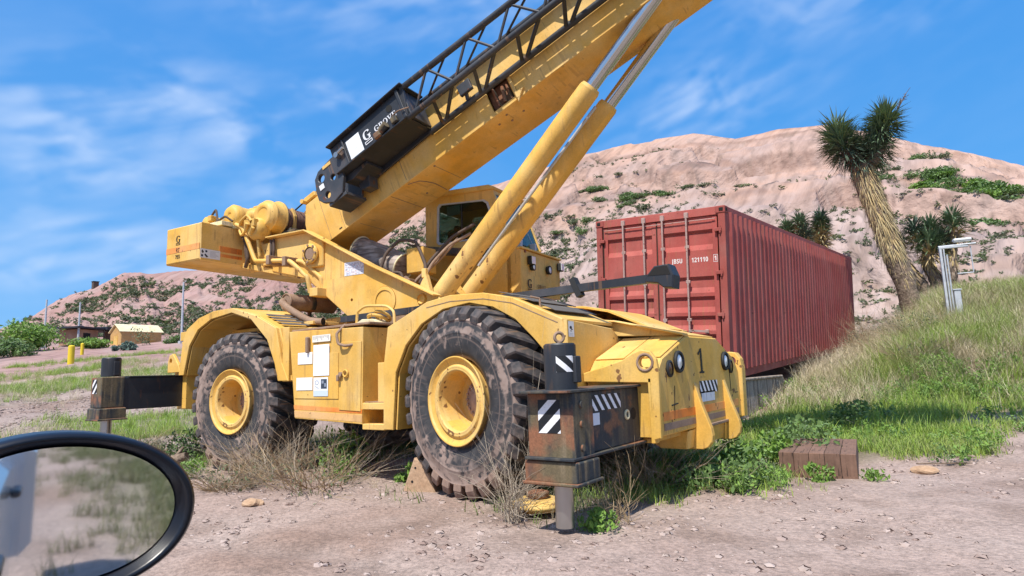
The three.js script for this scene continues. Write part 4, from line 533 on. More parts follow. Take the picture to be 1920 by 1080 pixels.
// cab
const CZ0 = -0.74, CZ1 = -1.72, CP = [[-0.5, 2.3], [-0.5, 4.0], [0.71, 3.93], [1.02, 3.06], [1.02, 2.3]], WIN = [[-0.24, 3.78], [-0.2, 3.82], [0.58, 3.76], [0.65, 3.71], [0.78, 3.3], [0.76, 3.24], [0.7, 3.2], [-0.22, 3.2], [-0.26, 3.24]];
up('cab', [prism(CP, CZ0 - 0.04, CZ0, 0.005, [[...WIN].reverse()]), prism(CP, CZ1, CZ1 + 0.04, 0.005, [[...WIN].reverse()]), prism([[-0.56, 3.99], [-0.54, 4.05], [0.7, 3.98], [0.8, 3.93], [0.78, 3.9], [-0.5, 3.96]], CZ1 - 0.05, CZ0 + 0.04, 0.012), box(0.04, 0.95, 0.94, -0.48, 2.78, -1.23), box(0.04, 0.14, 0.94, -0.48, 3.9, -1.23), box(1.4, 0.04, 0.94, 0.25, 2.34, -1.23), rod([0.71, 3.92, CZ0 - 0.03], [1.01, 3.06, CZ0 - 0.03], 0.06, 0.05), rod([0.71, 3.92, CZ1 + 0.03], [1.01, 3.06, CZ1 + 0.03], 0.06, 0.05), box(0.06, 0.08, 0.94, 0.73, 3.88, -1.23)], M.boom);
up('cab_nose', [prism([[0.95, 2.32], [1.17, 2.32], [1.19, 2.94], [1.0, 3.03], [0.95, 3.0]], -2.05, CZ0)], M.boom);
up('nose_ledge', [box(0.1, 0.03, 1.33, 1.17, 2.965, -1.39)], M.boom);
const inset = (P, k, cx, cy) => P.map(([x, y]) => [cx + (x - cx) * k, cy + (y - cy) * k]);
up('window_trim', [prism(inset(WIN, 1.05, 0.25, 3.5), CZ0 - 0.01, CZ0 + 0.012, 0.004, [inset(WIN, 0.97, 0.25, 3.5).reverse()])], M.galv);
up('side_window', [prism(inset(WIN, 0.975, 0.25, 3.5), CZ0 - 0.022, CZ0 - 0.016, 0)], M.glass); up('side_window', [prism(inset(WIN, 0.98, 0.25, 3.5), CZ1 + 0.016, CZ1 + 0.022, 0)], M.glass);
up('window_bar', [box(0.022, 0.56, 0.03, 0.18, 3.5, CZ0 - 0.02)], M.rubberTrim);
{ const g = box(0.012, 0.88, 0.86, 0, 0, 0, 0.002); g.rotateZ(0.335); g.translate(0.87, 3.5, -1.23); up('windshield', [g], M.glass); }
up('rear_window', [box(0.01, 0.54, 0.86, -0.48, 3.54, -1.23, 0.002)], M.glass);
up('cab_seat', [box(0.42, 0.12, 0.5, 0.0, 2.95, -1.25, 0.04), box(0.12, 0.5, 0.46, -0.24, 3.2, -1.25, 0.05), box(0.1, 0.16, 0.26, -0.2, 3.5, -1.25, 0.05)], M.rubberTrim);
up('control_console', [box(0.4, 0.3, 0.4, 0.62, 3.05, -1.15, 0.03), box(0.14, 0.3, 0.5, 0.8, 3.0, -1.3, 0.03), tube([0.5, 3.1, -1.2], [0.42, 3.34, -1.2], 0.02), tube([0.6, 3.15, -1.0], [0.57, 3.4, -1.0], 0.012)], M.rubberTrim);
up('sun_visor', [box(0.3, 0.03, 0.7, 0.5, 3.84, -1.23), box(0.9, 0.02, 0.8, 0.1, 3.93, -1.23)], M.rubberTrim);
up('window_sticker', [box(0.24, 0.15, 0.004, 0.02, 3.7, CZ0 - 0.03, 0.001)], M.galv);
up('wiper', [rod([1.03, 3.06, -0.95], [0.93, 3.34, -1.0], 0.012), rod([1.03, 3.06, -1.5], [0.93, 3.34, -1.45], 0.012), box(0.1, 0.12, 0.06, 1.05, 3.08, -0.95), box(0.1, 0.12, 0.06, 1.05, 3.08, -1.4)], M.galv);
for (const [y, z, r] of [[2.715, -1.04, 0.05], [2.735, -1.58, 0.062]]) { const l = up('work_lamp', [lathe([[0, -0.02], [r, 0], [r * 1.15, 0.05], [r * 0.8, 0.055]], 22).rotateZ(-FX).translate(1.19, y, z)], M.rubberTrim); const e = mesh('lens', [lathe([[0, 0.062], [r * 0.8, 0.05]], 18).rotateZ(-FX).translate(1.19, y, z)], M.lens, l); void e; }
for (const [y, z] of [[2.8, -0.98], [2.83, -1.98]]) { const l = up('square_lamp', [box(0.07, 0.13, 0.13, 1.23, y, z, 0.015)], M.rubberTrim); mesh('lens', [box(0.01, 0.11, 0.11, 1.27, y, z, 0.004)], M.lens, l); }
up('cab_label', [tube([1.185, 2.93, -0.86], [1.2, 2.93, -0.86], 0.025)], M.amber);
upDecal('maker_logo', gBlack, 0.16, 0.21, mul(T(1.192, 2.44, -0.98), RZ(0), RY(FX))); upDecal('maker_name', words('GROVE', '#5a4318'), 0.34, 0.09, mul(T(1.193, 2.45, -1.36), RY(FX)));
// ---------------------------------------------------------------- the shipping container
{
  const red = S({ map: paintTex([0.42, 0.08, 0.066], [0.46, 0.115, 0.095], 0.765, 0.06, 301, 2.2), roughness: 0.75, bumpMap: bumpFine, bumpScale: 0.0015 });
  const redDark = S({ map: paintTex([0.34, 0.075, 0.06], [0.42, 0.12, 0.1], 0.7, 0.12, 311, 2.2, 512), roughness: 0.8 });
  const bar = S({ map: paintTex([0.5, 0.33, 0.29], [0.55, 0.42, 0.38], 0.66, 0.2, 317, 0.8, 256), roughness: 0.6, metalness: 0.2 });
  const C = thing('shipping_container', 'long brick red shipping container with corrugated sides standing behind the crane', 'container');
  C.position.set(2.947, 0.939, -4.094); C.rotation.set(0.055, -0.0314, -0.0627, 'YXZ');
  const H = 2.896, W = 2.438, L = 12.192, P = (n, g, m, par = C) => mesh(n, g, m, par);
  const wave = (n, len, depth) => { const o = [], p = len / n; for (let i = 0; i < n; i++) { const a = i * p; o.push([a, 0], [a + p * 0.26, 0], [a + p * 0.5, -depth], [a + p * 0.76, -depth]); } o.push([len, 0]); return o; };
  const sidePts = wave(44, L - 0.24, 0.038), side = [...sidePts, ...sidePts.slice().reverse().map(([a, b]) => [a, b - 0.004])];
  for (const s of [0, 1]) { const g = prism(side, 0.14, H - 0.09, 0).rotateX(-FX).rotateY(FX); // along -z, facing +x
    g.translate(s ? -W + 0.03 : -0.012, 0, -0.12); P('side_panel', [g], red); }
  for (const s of [0, 1]) { const x = s ? -W + 0.035 : -0.035; P('top_rail', [box(0.07, 0.09, L - 0.2, x, H - 0.05, -L / 2, 0.006)], red); P('bottom_rail', [box(0.06, 0.15, L - 0.2, x, 0.08, -L / 2, 0.006)], redDark); }
  for (const z of [-0.06, -L + 0.06]) for (const x of [-0.06, -W + 0.06]) {
    P('corner_post', [box(0.12, H - 0.24, 0.12, x, H / 2, z, 0.01)], redDark);
    for (const y of [0.06, H - 0.06]) { const c = P('corner_casting', [box(0.165, 0.125, 0.165, x + (x > -1 ? -0.016 : 0.016), y, z + (z > -1 ? -0.012 : 0.012), 0.015)], redDark); mesh('casting_hole', [box(0.07, 0.055, 0.01, x, y, z + (z > -1 ? 0.072 : -0.072), 0.004), box(0.01, 0.055, 0.07, x + (x > -1 ? 0.068 : -0.068), y, z, 0.004)], M.dark, c); }
  }
  P('roof', [box(W - 0.1, 0.02, L - 0.1, -W / 2, H - 0.02, -L / 2, 0.004)], red); P('end_panel', [box(W - 0.2, H - 0.2, 0.03, -W / 2, H / 2, -L + 0.05)], red);
  P('door_header', [box(W - 0.24, 0.14, 0.1, -W / 2, H - 0.07, -0.055)], red); P('door_sill', [box(W - 0.24, 0.15, 0.1, -W / 2, 0.075, -0.055)], redDark);
  const G = [[0.37, 0.71], [1.16, 1.44], [1.5, 1.77], [1.83, 2.08], [2.14, 2.4]].map(([a, b]) => [H - b, H - a]).reverse();
  const prof = [[0, 0.155]]; for (const [a, b] of G) prof.push([0, a], [-0.036, a + 0.09], [-0.036, b - 0.05], [0, b]); prof.push([0, H - 0.145]);
  const doorPoly = [...prof, ...prof.slice().reverse().map(([d, y]) => [d - 0.02, y])];
  [[-2.295, -1.24], [-1.215, -0.145]].forEach(([x0, x1], i) => {
    const g = prism(doorPoly, 0, x1 - x0 - 0.16, 0).rotateY(-FX); // profile depth -> z
    g.computeBoundingBox(); const bb = g.boundingBox; g.translate(x0 + 0.08 - bb.min.x, 0, -0.03 - bb.max.z);
    const d = P('door', [g, box(0.085, H - 0.3, 0.03, x0 + 0.042, H / 2, -0.04), box(0.085, H - 0.3, 0.03, x1 - 0.042, H / 2, -0.04)], red);
    mesh('seal', [box(0.012, H - 0.32, 0.02, x0 + (i ? -0.006 : 0.0), H / 2, -0.025)], M.hose, d);
    for (const x of i ? [-1.1, -0.66] : [-1.865, -1.457]) {
      const b = P('locking_bar', [tube([x, 0.12, 0.03], [x, H - 0.12, 0.03], 0.017, 0.017, 12), ...[0.1, H - 0.1].map((y) => box(0.07, 0.1, 0.05, x, y, 0.015))], bar);
      for (const y of [0.45, 1.0, 1.65, 2.25]) mesh('bar_guide', [box(0.075, 0.055, 0.05, x, y, 0.012)], bar, b);
      mesh('handle', [rod([x, 0.82, 0.05], [x + (i ? 0.34 : 0.3), 0.8, 0.05], 0.035, 0.012), box(0.06, 0.07, 0.04, x + 0.3, 0.8, 0.02)], bar, b);
    }
    for (const y of [0.4, 1.08, 1.78, 2.5]) mesh('hinge', [box(0.12, 0.06, 0.05, i ? -0.12 : -W + 0.12, y, 0.005), tube([i ? -0.085 : -W + 0.085, y - 0.06, 0.02], [i ? -0.085 : -W + 0.085, y + 0.06, 0.02], 0.014)], redDark, d);
  });
  P('door_bead', [box(2.1, 0.012, 0.012, -W / 2, H - 0.2, 0.0, 0.002)], bar);
  const cText = canvasMat(1024, 160, (g) => { g.clearRect(0, 0, 1024, 160); g.fillStyle = '#ece6e4'; g.font = 'bold 118px sans-serif'; g.textBaseline = 'middle'; g.fillText('JBSU', 50, 84, 280); g.fillText('121110', 520, 84, 490); }, { transparent: true });
  decal('serial_number', cText, 0.77, 0.15, T(-0.615, H - 0.87, -0.0285), C);
  decal('check_digit', canvasMat(96, 160, (g) => { g.clearRect(0, 0, 96, 160); g.fillStyle = '#ece6e4'; g.font = 'bold 118px sans-serif'; g.textAlign = 'center'; g.textBaseline = 'middle'; g.fillText('1', 48, 84); g.lineWidth = 7; g.strokeStyle = '#ece6e4'; g.strokeRect(6, 20, 84, 126); }, { transparent: true }), 0.078, 0.15, T(-0.188, H - 0.865, -0.0235), C);
  P('lashing_ring', [new THREE.TorusGeometry(0.045, 0.012, 8, 18).rotateY(FX).translate(0.0, H - 0.35, -1.35)], redDark);
  const concrete = S({ map: tex(512, 1.2, (u, v) => { const a = fbm(u * 8, v * 8, 5, 331, 8), f = vn(u * 120, v * 120, 4, 120), s = fbm(u * 30, v * 2, 3, 337, 30); return mix3([0.3, 0.22, 0.16], [0.5, 0.43, 0.36], a).map((k) => k * (0.75 + 0.35 * f) * (1 - 0.6 * sm(0.42, 0.7, s))); }), roughness: 1, bumpMap: bumpFine, bumpScale: 0.01 });
  const F = thing('concrete_footing', 'rough concrete footing block under the near end of the red container', 'concrete block', [2.94, 0.2, -4.06], -0.03);
  mesh('footing_block', [box(0.5, 1.5, 3.2, -0.2, -0.02, -1.5, 0.03)], concrete, F); mesh('footing_cap', [box(0.56, 0.05, 3.0, -0.2, 0.735, -1.45, 0.02)], concrete, F);
  const F2 = thing('concrete_footing', 'concrete footing block hidden under the far door corner of the red container', 'concrete block', [0.7, 0.2, -4.1], -0.03); mesh('footing_block', [box(0.5, 1.5, 0.9, 0, -0.1, -0.4, 0.03)], concrete, F2);
}
// ---------------------------------------------------------------- sawn timbers in the grass
{
  const wood = [0, 1, 2].map((k) => S({ map: tex(512, 0.7, (u, v) => { const g = fbm(u * 60, v * 5, 4, 341 + k * 7, 60), b = fbm(u * 6, v * 6, 3, 343 + k, 6), cr = sm(0.68, 0.75, fbm(u * 44, v * 3, 3, 347 + k, 44)); return mix3(mix3([0.12, 0.066, 0.046], [0.24, 0.14, 0.1], g * 0.6 + b * 0.4), [0.03, 0.02, 0.016], cr * 0.7).map((c) => c * (0.9 + 0.1 * k)); }), roughness: 1, bumpMap: bumpFine, bumpScale: 0.006 }));
  const t = thing('timber_stack', 'dark brown weathered sawn timbers lying side by side in the grass', 'timbers', [4.7, 0.03, -0.91], 0.115);
  const R = rng(5);
  for (let i = 0; i < 5; i++) { const w = 0.143, L = 1.38 + 0.03 * R(), g = box(w + 0.001, 0.27 + 0.008 * R(), L, -0.29 + i * 0.146, 0.085, -L / 2 + 0.015 * R(), 0.008); const m = mesh('timber', [g], wood[i % 3], t); void m; }
}
// ---------------------------------------------------------------- joshua trees and yuccas
function spikes(n, len, w, seed, up0 = -0.35, core = 0.1, stretch = 1) { // rosette of stiff narrow leaves
  const R = rng(seed), P = [];
  for (let i = 0; i < n; i++) {
    const el = Math.asin(mix(up0, 1, R())), az = R() * 6.283, l = len * (0.75 + 0.45 * R()), d = [Math.cos(el) * Math.cos(az), Math.sin(el), Math.cos(el) * Math.sin(az)];
    const y0 = (R() - 0.35) * stretch * len * 1.1, b = [d[0] * core, y0 + d[1] * core, d[2] * core], s = [-d[2], 0, d[0]], k = Math.hypot(s[0], s[2]) || 1, u = [s[0] / k * w / 2, 0.15 * w * (R() - 0.5), s[2] / k * w / 2], droop = -0.12 * l * (1 - d[1]);
    const m = [b[0] + d[0] * l * 0.45, b[1] + d[1] * l * 0.45, b[2] + d[2] * l * 0.45], t = [b[0] + d[0] * l, b[1] + d[1] * l + droop, b[2] + d[2] * l], rz = w * 0.25;
    P.push(b[0] - u[0] * 0.7, b[1], b[2] - u[2] * 0.7, m[0], m[1] - rz, m[2], m[0] - u[0], m[1] - u[1], m[2] - u[2], b[0] + u[0] * 0.7, b[1], b[2] + u[2] * 0.7, m[0] + u[0], m[1] + u[1], m[2] + u[2], m[0], m[1] - rz, m[2], m[0] - u[0], m[1] - u[1], m[2] - u[2], m[0], m[1] - rz, m[2], ...t, m[0], m[1] - rz, m[2], m[0] + u[0], m[1] + u[1], m[2] + u[2], ...t);
  }
  return soup(P);
}
function shag(curve, rad, n, len, w, seed, t0 = 0, t1 = 1) { // dead leaves hanging along a trunk
  const R = rng(seed), P = [];
  for (let i = 0; i < n; i++) {
    const t = mix(t0, t1, R()), c = curve.getPointAt(t), tan = curve.getTangentAt(t), a = R() * 6.283, r = rad(t), n1 = new THREE.Vector3(Math.cos(a), 0, Math.sin(a)); n1.addScaledVector(tan, -n1.dot(tan)).normalize();
    const b = c.clone().addScaledVector(n1, r * 0.75), l = len * (0.5 + 0.8 * R()), e = b.clone().addScaledVector(tan, -l * (0.75 + 0.25 * R())).addScaledVector(n1, l * (0.02 + 0.36 * R())), s = tan.clone().cross(n1).multiplyScalar(w * (0.6 + 0.6 * R()) / 2).add(n1.clone().multiplyScalar(w * 0.3 * (R() - 0.5))), m = b.clone().lerp(e, 0.5).addScaledVector(n1, l * 0.05);
    P.push(...b.clone().sub(s).toArray(), ...b.clone().add(s).toArray(), ...m.clone().add(s).toArray(), ...b.clone().sub(s).toArray(), ...m.clone().add(s).toArray(), ...m.clone().sub(s).toArray(), ...m.clone().sub(s).toArray(), ...m.clone().add(s).toArray(), ...e.toArray());
  }
  return soup(P);
}
M.bark = S({ map: tex(512, 1, (u, v) => mix3([0.1, 0.07, 0.05], [0.26, 0.19, 0.14], fbm(u * 14, v * 8, 5, 361, 14)).map((c) => c * (0.6 + 0.7 * vn(u * 40, v * 24, 3, 40))), true), roughness: 1, bumpMap: bumpFine, bumpScale: 0.03 });
M.deadLeaf = [S({ color: new THREE.Color(0.42, 0.31, 0.15), roughness: 1, side: THREE.DoubleSide }), S({ color: new THREE.Color(0.33, 0.23, 0.13), roughness: 1, side: THREE.DoubleSide }), S({ color: new THREE.Color(0.5, 0.4, 0.22), roughness: 1, side: THREE.DoubleSide }), S({ color: new THREE.Color(0.26, 0.2, 0.15), roughness: 1, side: THREE.DoubleSide })];
M.yucca = S({ color: new THREE.Color(0.12, 0.18, 0.09), roughness: 0.75, side: THREE.DoubleSide }); M.yuccaPale = S({ color: new THREE.Color(0.2, 0.26, 0.1), roughness: 0.75, side: THREE.DoubleSide }); M.yuccaDark = S({ color: new THREE.Color(0.075, 0.115, 0.075), roughness: 0.85, side: THREE.DoubleSide });
function limb(pts, r0, r1, parent, opt) {
  const curve = new THREE.CatmullRomCurve3(pts.map(Vv)), N = 24, g = new THREE.TubeGeometry(curve, N, 1, 12), p = g.attributes.position;
  for (let i = 0; i <= N; i++) { const c = curve.getPointAt(i / N), r = mix(r0, r1, i / N); for (let j = 0; j <= 12; j++) { const k = i * 13 + j, f = r * (0.88 + 0.24 * vn(i * 1.3, (j % 12) * 0.9, 8)); p.setXYZ(k, c.x + (p.getX(k) - c.x) * f, c.y + (p.getY(k) - c.y) * f, c.z + (p.getZ(k) - c.z) * f); } }
  g.computeVertexNormals(); const m = mesh('trunk', [g], M.bark, parent);
  if (opt) opt.forEach(([n, len, w, mat, t0, t1], i) => mesh('dead_leaves', shag(curve, (t) => mix(r0, r1, t), n, len, w, 71 + i * 5 + n, t0, t1), mat, m));
  return m;
}
{ // the tall one beside the container
  const J = thing('joshua_tree', 'tall leaning joshua tree with shaggy straw trunk and two spiky green heads', 'joshua tree', [5.02, 2.5, -13.75]);
  const D = M.deadLeaf;
  limb([[0.06, -0.2, 0], [0.0, 0.6, 0], [-0.18, 1.45, 0.02], [-0.4, 2.6, 0.04], [-0.62, 3.6, 0.05], [-0.75, 4.35, 0.05]], 0.25, 0.3, J, [[1500, 0.46, 0.022, D[0], 0.42, 1], [1100, 0.38, 0.022, D[1], 0.32, 0.97], [1100, 0.5, 0.018, D[2], 0.4, 1], [900, 0.16, 0.03, D[3], 0.0, 0.4], [500, 0.26, 0.024, D[0], 0.2, 0.5], [400, 0.26, 0.024, D[2], 0.22, 0.5]]);
  const b1 = limb([[-0.72, 4.2, 0.05], [-0.85, 4.5, 0.1], [-1.05, 4.8, 0.15]], 0.27, 0.2, J), b2 = limb([[-0.7, 4.2, 0.05], [-0.4, 4.5, 0], [-0.2, 4.9, -0.05], [-0.08, 5.3, -0.05]], 0.26, 0.16, J); void b1; void b2;
  const ros = (x, y, z, n, len, mat, up0, rx = 0, rz = 0, st = 1) => { const m = mesh('leaf_rosette', spikes(n, len, 0.045, Math.round(x * 31 + y * 97 + n), up0, 0.12, st), mat, J); m.position.set(x, y, z); m.rotation.set(rx, 0, rz); return m; };
  ros(-1.1, 4.85, 0.2, 400, 0.62, M.yucca, -0.2, 0, 0.35); ros(-1.0, 4.7, 0.15, 300, 0.62, M.yuccaDark, -0.75, 0, 0.4); ros(-1.15, 5.1, 0.2, 200, 0.6, M.yuccaPale, 0.1, 0, 0.2);
  ros(-0.4, 4.55, 0.1, 240, 0.55, M.yuccaDark, -0.8, 0, 0, 1.2); ros(-0.25, 4.85, 0, 260, 0.55, M.yucca, -0.5, 0, -0.2, 1.2); ros(-0.1, 5.2, -0.05, 340, 0.56, M.yucca, -0.4, 0, -0.25, 1); ros(-0.05, 5.32, -0.05, 220, 0.54, M.yuccaPale, 0.0, 0, -0.1, 0.7); ros(-0.72, 4.4, 0.1, 300, 0.5, M.yuccaDark, -0.95, 0, 0.1, 1.2);
  const st = []; const R = rng(8); for (let i = 0; i < 26; i++) { const t = 0.25 + 0.75 * R(), b = [0.05 + 0.5 * t, 5.4 + 0.72 * t, -0.05]; st.push(tube(b, [b[0] + 0.22 * (R() - 0.3), b[1] + 0.2 * R() - 0.02, b[2] + 0.2 * (R() - 0.5)], 0.008, 0.006, 5)); }
  mesh('flower_stalk', [tube([0.05, 5.3, -0.05], [0.56, 6.13, -0.05], 0.028, 0.012, 8), ...st], M.bark, J);
}
function yuccaTree(name, label, pos, stems, heads, group) {
  const J = thing(name, label, 'yucca', pos, 0, group); stems.forEach(([p, r0, r1]) => limb(p, r0, r1, J, [[160, 0.35, 0.05, M.deadLeaf[3], 0.2, 1], [120, 0.35, 0.05, M.deadLeaf[0], 0.55, 1]]));
  heads.forEach(([x, y, z, s, mat], i) => { const m = mesh('leaf_rosette', spikes(260, 0.62 * s, 0.05, 400 + i * 13 + Math.round(x * 50), -0.35, 0.1, 1), mat || M.yucca, J); m.position.set(x, y, z); const k = mesh('dead_skirt', spikes(90, 0.55 * s, 0.05, 500 + i * 7, -1, 0.1, 0.6), M.deadLeaf[0], m); k.scale.y = -0.9; k.scale.y = 0.9; k.position.y = -0.4 * s; });
  return J;
}
yuccaTree('joshua_tree', 'branching joshua tree with several dark green heads behind the metal post', [5.43, landH(5.43, -17.8), -17.8], [[[[0.05, -0.3, 0], [-0.15, 0.5, 0], [-0.5, 1.2, 0.1], [-0.75, 1.7, 0.1]], 0.2, 0.17], [[[0.1, -0.3, 0], [0.2, 0.7, 0], [0.05, 1.3, 0.1], [0.2, 1.9, 0.1]], 0.2, 0.17], [[[0.4, -0.3, 0], [0.6, 0.8, 0.1], [0.7, 1.6, 0], [0.85, 2.2, 0]], 0.2, 0.16]],
  [[-0.75, 1.95, 0.1, 0.65, M.yuccaDark], [0.15, 1.75, 0.3, 0.8, M.yucca], [-0.2, 2.3, 0, 0.65, M.yuccaDark], [0.85, 2.4, 0, 0.75, M.yucca], [0.45, 1.85, 0.1, 0.55, M.yuccaDark], [0.25, 2.35, -0.1, 0.6, M.yucca]]);
yuccaTree('yucca', 'dark green yucca with two heads rising over the container roof edge', [1.6, landH(1.6, -17.4), -17.4], [[[[0, -0.3, 0], [0.05, 1.6, 0], [0.05, 3.2, 0], [0.22, 4.0, 0]], 0.2, 0.15], [[[0, -0.2, 0], [-0.15, 1.5, 0], [-0.2, 3.9, 0]], 0.18, 0.15]], [[-0.2, 4.15, 0, 0.5, M.yucca], [0.26, 4.25, 0, 0.58, M.yucca], [0.4, 3.8, 0.1, 0.45, M.yuccaDark]]);
yuccaTree('yucca', 'single yucca with yellowed lower leaves rising over the container roof edge', [2.35, landH(2.35, -18.5), -18.5], [[[[0, -0.3, 0], [0.02, 1.6, 0], [0, 3.7, 0]], 0.2, 0.17]], [[0, 4.2, 0, 0.62, M.yucca], [0, 3.75, 0, 0.6, M.deadLeaf[2]], [0.03, 4.45, 0, 0.5, M.yuccaDark]]);
// ---------------------------------------------------------------- galvanised post on the bank
{
  const p = thing('meter_post', 'grey galvanised steel post with a bracket arm at the top on the bank', 'post', [5.97, landH(5.97, -10.78) - 0.05, -10.78], 0.2);
  mesh('post', [box(0.05, 1.75, 0.08, -0.07, 0.85, 0), box(0.03, 1.7, 0.08, -0.01, 0.83, 0), tube([0.045, 0, 0], [0.045, 1.55, 0], 0.018)], M.galv, p);
  mesh('bracket_arm', [box(0.56, 0.045, 0.09, 0.18, 1.71, 0), tube([-0.1, 1.745, 0], [0.6, 1.745, 0.05], 0.02)], M.galv, p); mesh('lamp_head', [box(0.34, 0.06, 0.18, 0.36, 1.86, 0, 0.02), box(0.3, 0.02, 0.15, 0.36, 1.82, 0)], M.white, p);
  mesh('drop_rod', [tube([0.5, 1.7, 0], [0.5, 1.1, 0], 0.012), tube([0.5, 1.1, 0], [0.2, 1.1, 0], 0.012)], M.galv, p);
  mesh('meter_box', [box(0.13, 0.7, 0.12, 0.15, 0.38, -0.05, 0.02), box(0.16, 0.03, 0.15, 0.15, 0.74, -0.05)], M.galv, p);
}
// ---------------------------------------------------------------- sheds, posts and lamp pole on the left
const ocherTex = S({ map: paintTex([0.5, 0.27, 0.07], [0.56, 0.33, 0.12], 0.78, 0.2, 371, 3, 512), roughness: 0.9 });
{
  const y0 = 4.85, len = 3.5, s = thing('yellow_shed', 'small ochre yellow shed with a pale gabled roof below the hill', 'shed', [-56.48, y0, -18.08 - len / 2], 0);
  mesh('wall', [prism([[-1.15, -0.8], [1.15, -0.8], [1.15, 1.3], [0, 2.0], [-1.15, 1.3]], -len / 2, len / 2, 0.02)], ocherTex, s);
  for (const k of [-1, 1]) { const r = box(1.46, 0.07, len + 0.3, 0, 0, 0); r.rotateZ(-k * 0.547); r.translate(k * 0.62, 1.69, 0); mesh('roof', [r], M.cream, s); }
  mesh('door', [box(0.8, 1.5, 0.04, 0.1, 0.2, len / 2 + 0.01)], M.worn, s);
  const h = thing('dark_roofed_hut', 'low clay walled hut with a dark flat overhanging roof beside the yellow shed', 'hut', [-64.5, 5.75, -18.9], 0.5);
  const clay = S({ map: paintTex([0.36, 0.2, 0.13], [0.45, 0.29, 0.2], 0.8, 0.3, 377, 3, 256), roughness: 1 }), roofM = S({ color: new THREE.Color(0.02, 0.024, 0.035), roughness: 0.6 });
  mesh('wall', [box(2.2, 1.5, 2.2, 0, 0.35, 1.4), box(1.2, 1.5, 1.0, 0.8, 0.35, -1.9)], clay, h); mesh('roof', [box(3.2, 0.16, 3.4, 0, 1.25, 1.6), box(3.4, 0.32, 2.9, 0.1, 1.32, -1.5)], roofM, h); mesh('doorway', [box(0.06, 1.1, 0.8, 1.13, 0.2, 1.7)], M.dark, h);
  for (const [x, z] of [[1.5, 0], [1.5, -2.8]]) mesh('roof_post', [tube([x, -0.4, z], [x, 1.2, z], 0.06)], M.hose, h);
  M.bollard = S({ color: new THREE.Color(0.72, 0.52, 0.02), roughness: 0.6 });
  const bol = (x, z, hgt, r, label) => { const y = landH(x, z), b = thing('bollard', label, 'bollard', [x, y, z]); mesh('pipe', [tube([0, -0.2, 0], [0, hgt, 0], r, r, 18)], M.bollard, b); mesh('cap', [lathe([[r, 0], [r * 0.7, 0.05], [0, 0.07]], 18).translate(0, hgt, 0)], M.bollard, b); };
  bol(-36.65, -8.04, 1.05, 0.17, 'thick yellow bollard beside the gravel track'); bol(-45.9, -11.8, 0.8, 0.11, 'thin yellow bollard farther back behind the thick one');
  const lamp = (x, z, hgt, label) => { const y = landH(x, z), b = thing('lamp_pole', label, 'pole', [x, y, z]); mesh('pole', [tube([0, -0.3, 0], [0, hgt, 0], 0.11, 0.07, 10)], M.galv, b); mesh('base', [box(0.4, 0.3, 0.4, 0, 0.05, 0)], M.galv, b); return b; };
  const l1 = lamp(-48, -19.9, 5.3, 'tall thin grey pole rising behind the rear fender of the crane'); mesh('arm', [tube([0, 5.2, 0], [0.4, 5.35, 0], 0.04)], M.galv, l1);
  lamp(-63, -14.6, 4.6, 'short pale pole standing behind the dark roofed hut'); const hx = -62, hz = -17; lamp(hx, hz, 4.2, 'pale pole with a wire between the hut and the hill');
  const tx = -155.5, tz = -51.7, t = thing('hilltop_hut', 'tiny dark box shaped hut standing on the left ridge', 'hut', [tx, landH(tx, tz), tz]); mesh('wall', [box(1.1, 1.7, 1.1, 0, 0.5, 0)], M.hose, t); mesh('roof', [box(1.3, 0.15, 1.3, 0, 1.4, 0)], M.dark, t);
}
// ---------------------------------------------------------------- shrubs and dry bushes
function leafBall(n, rx, ry, size, seed, lumps = 7) { const R = rng(seed), P = [], C = Array.from({ length: lumps }, () => [(R() - 0.5) * 1.3 * rx, ry * (0.25 + 0.7 * R()), (R() - 0.5) * 1.3 * rx, 0.3 + 0.35 * R()]);
  for (let i = 0; i < n; i++) { const c = C[i % lumps], a = R() * 6.283, u = 2 * R() - 1, k = Math.sqrt(1 - u * u), r = c[3] * (0.55 + 0.5 * R()), p = [c[0] + rx * r * k * Math.cos(a), Math.max(0.01, c[1] + ry * r * u), c[2] + rx * r * k * Math.sin(a)], q = new THREE.Euler(R() * 6, R() * 6, R() * 6), s = size * (0.6 + 0.8 * R()), A = new THREE.Vector3(s, 0, 0).applyEuler(q), B = new THREE.Vector3(0, 0, s * 0.45).applyEuler(q);
    P.push(p[0] - A.x, p[1] - A.y, p[2] - A.z, p[0] + B.x, p[1] + B.y, p[2] + B.z, p[0] + A.x, p[1] + A.y, p[2] + A.z, p[0] - A.x, p[1] - A.y, p[2] - A.z, p[0] + A.x, p[1] + A.y, p[2] + A.z, p[0] - B.x, p[1] - B.y, p[2] - B.z); }
  return soup(P);
}
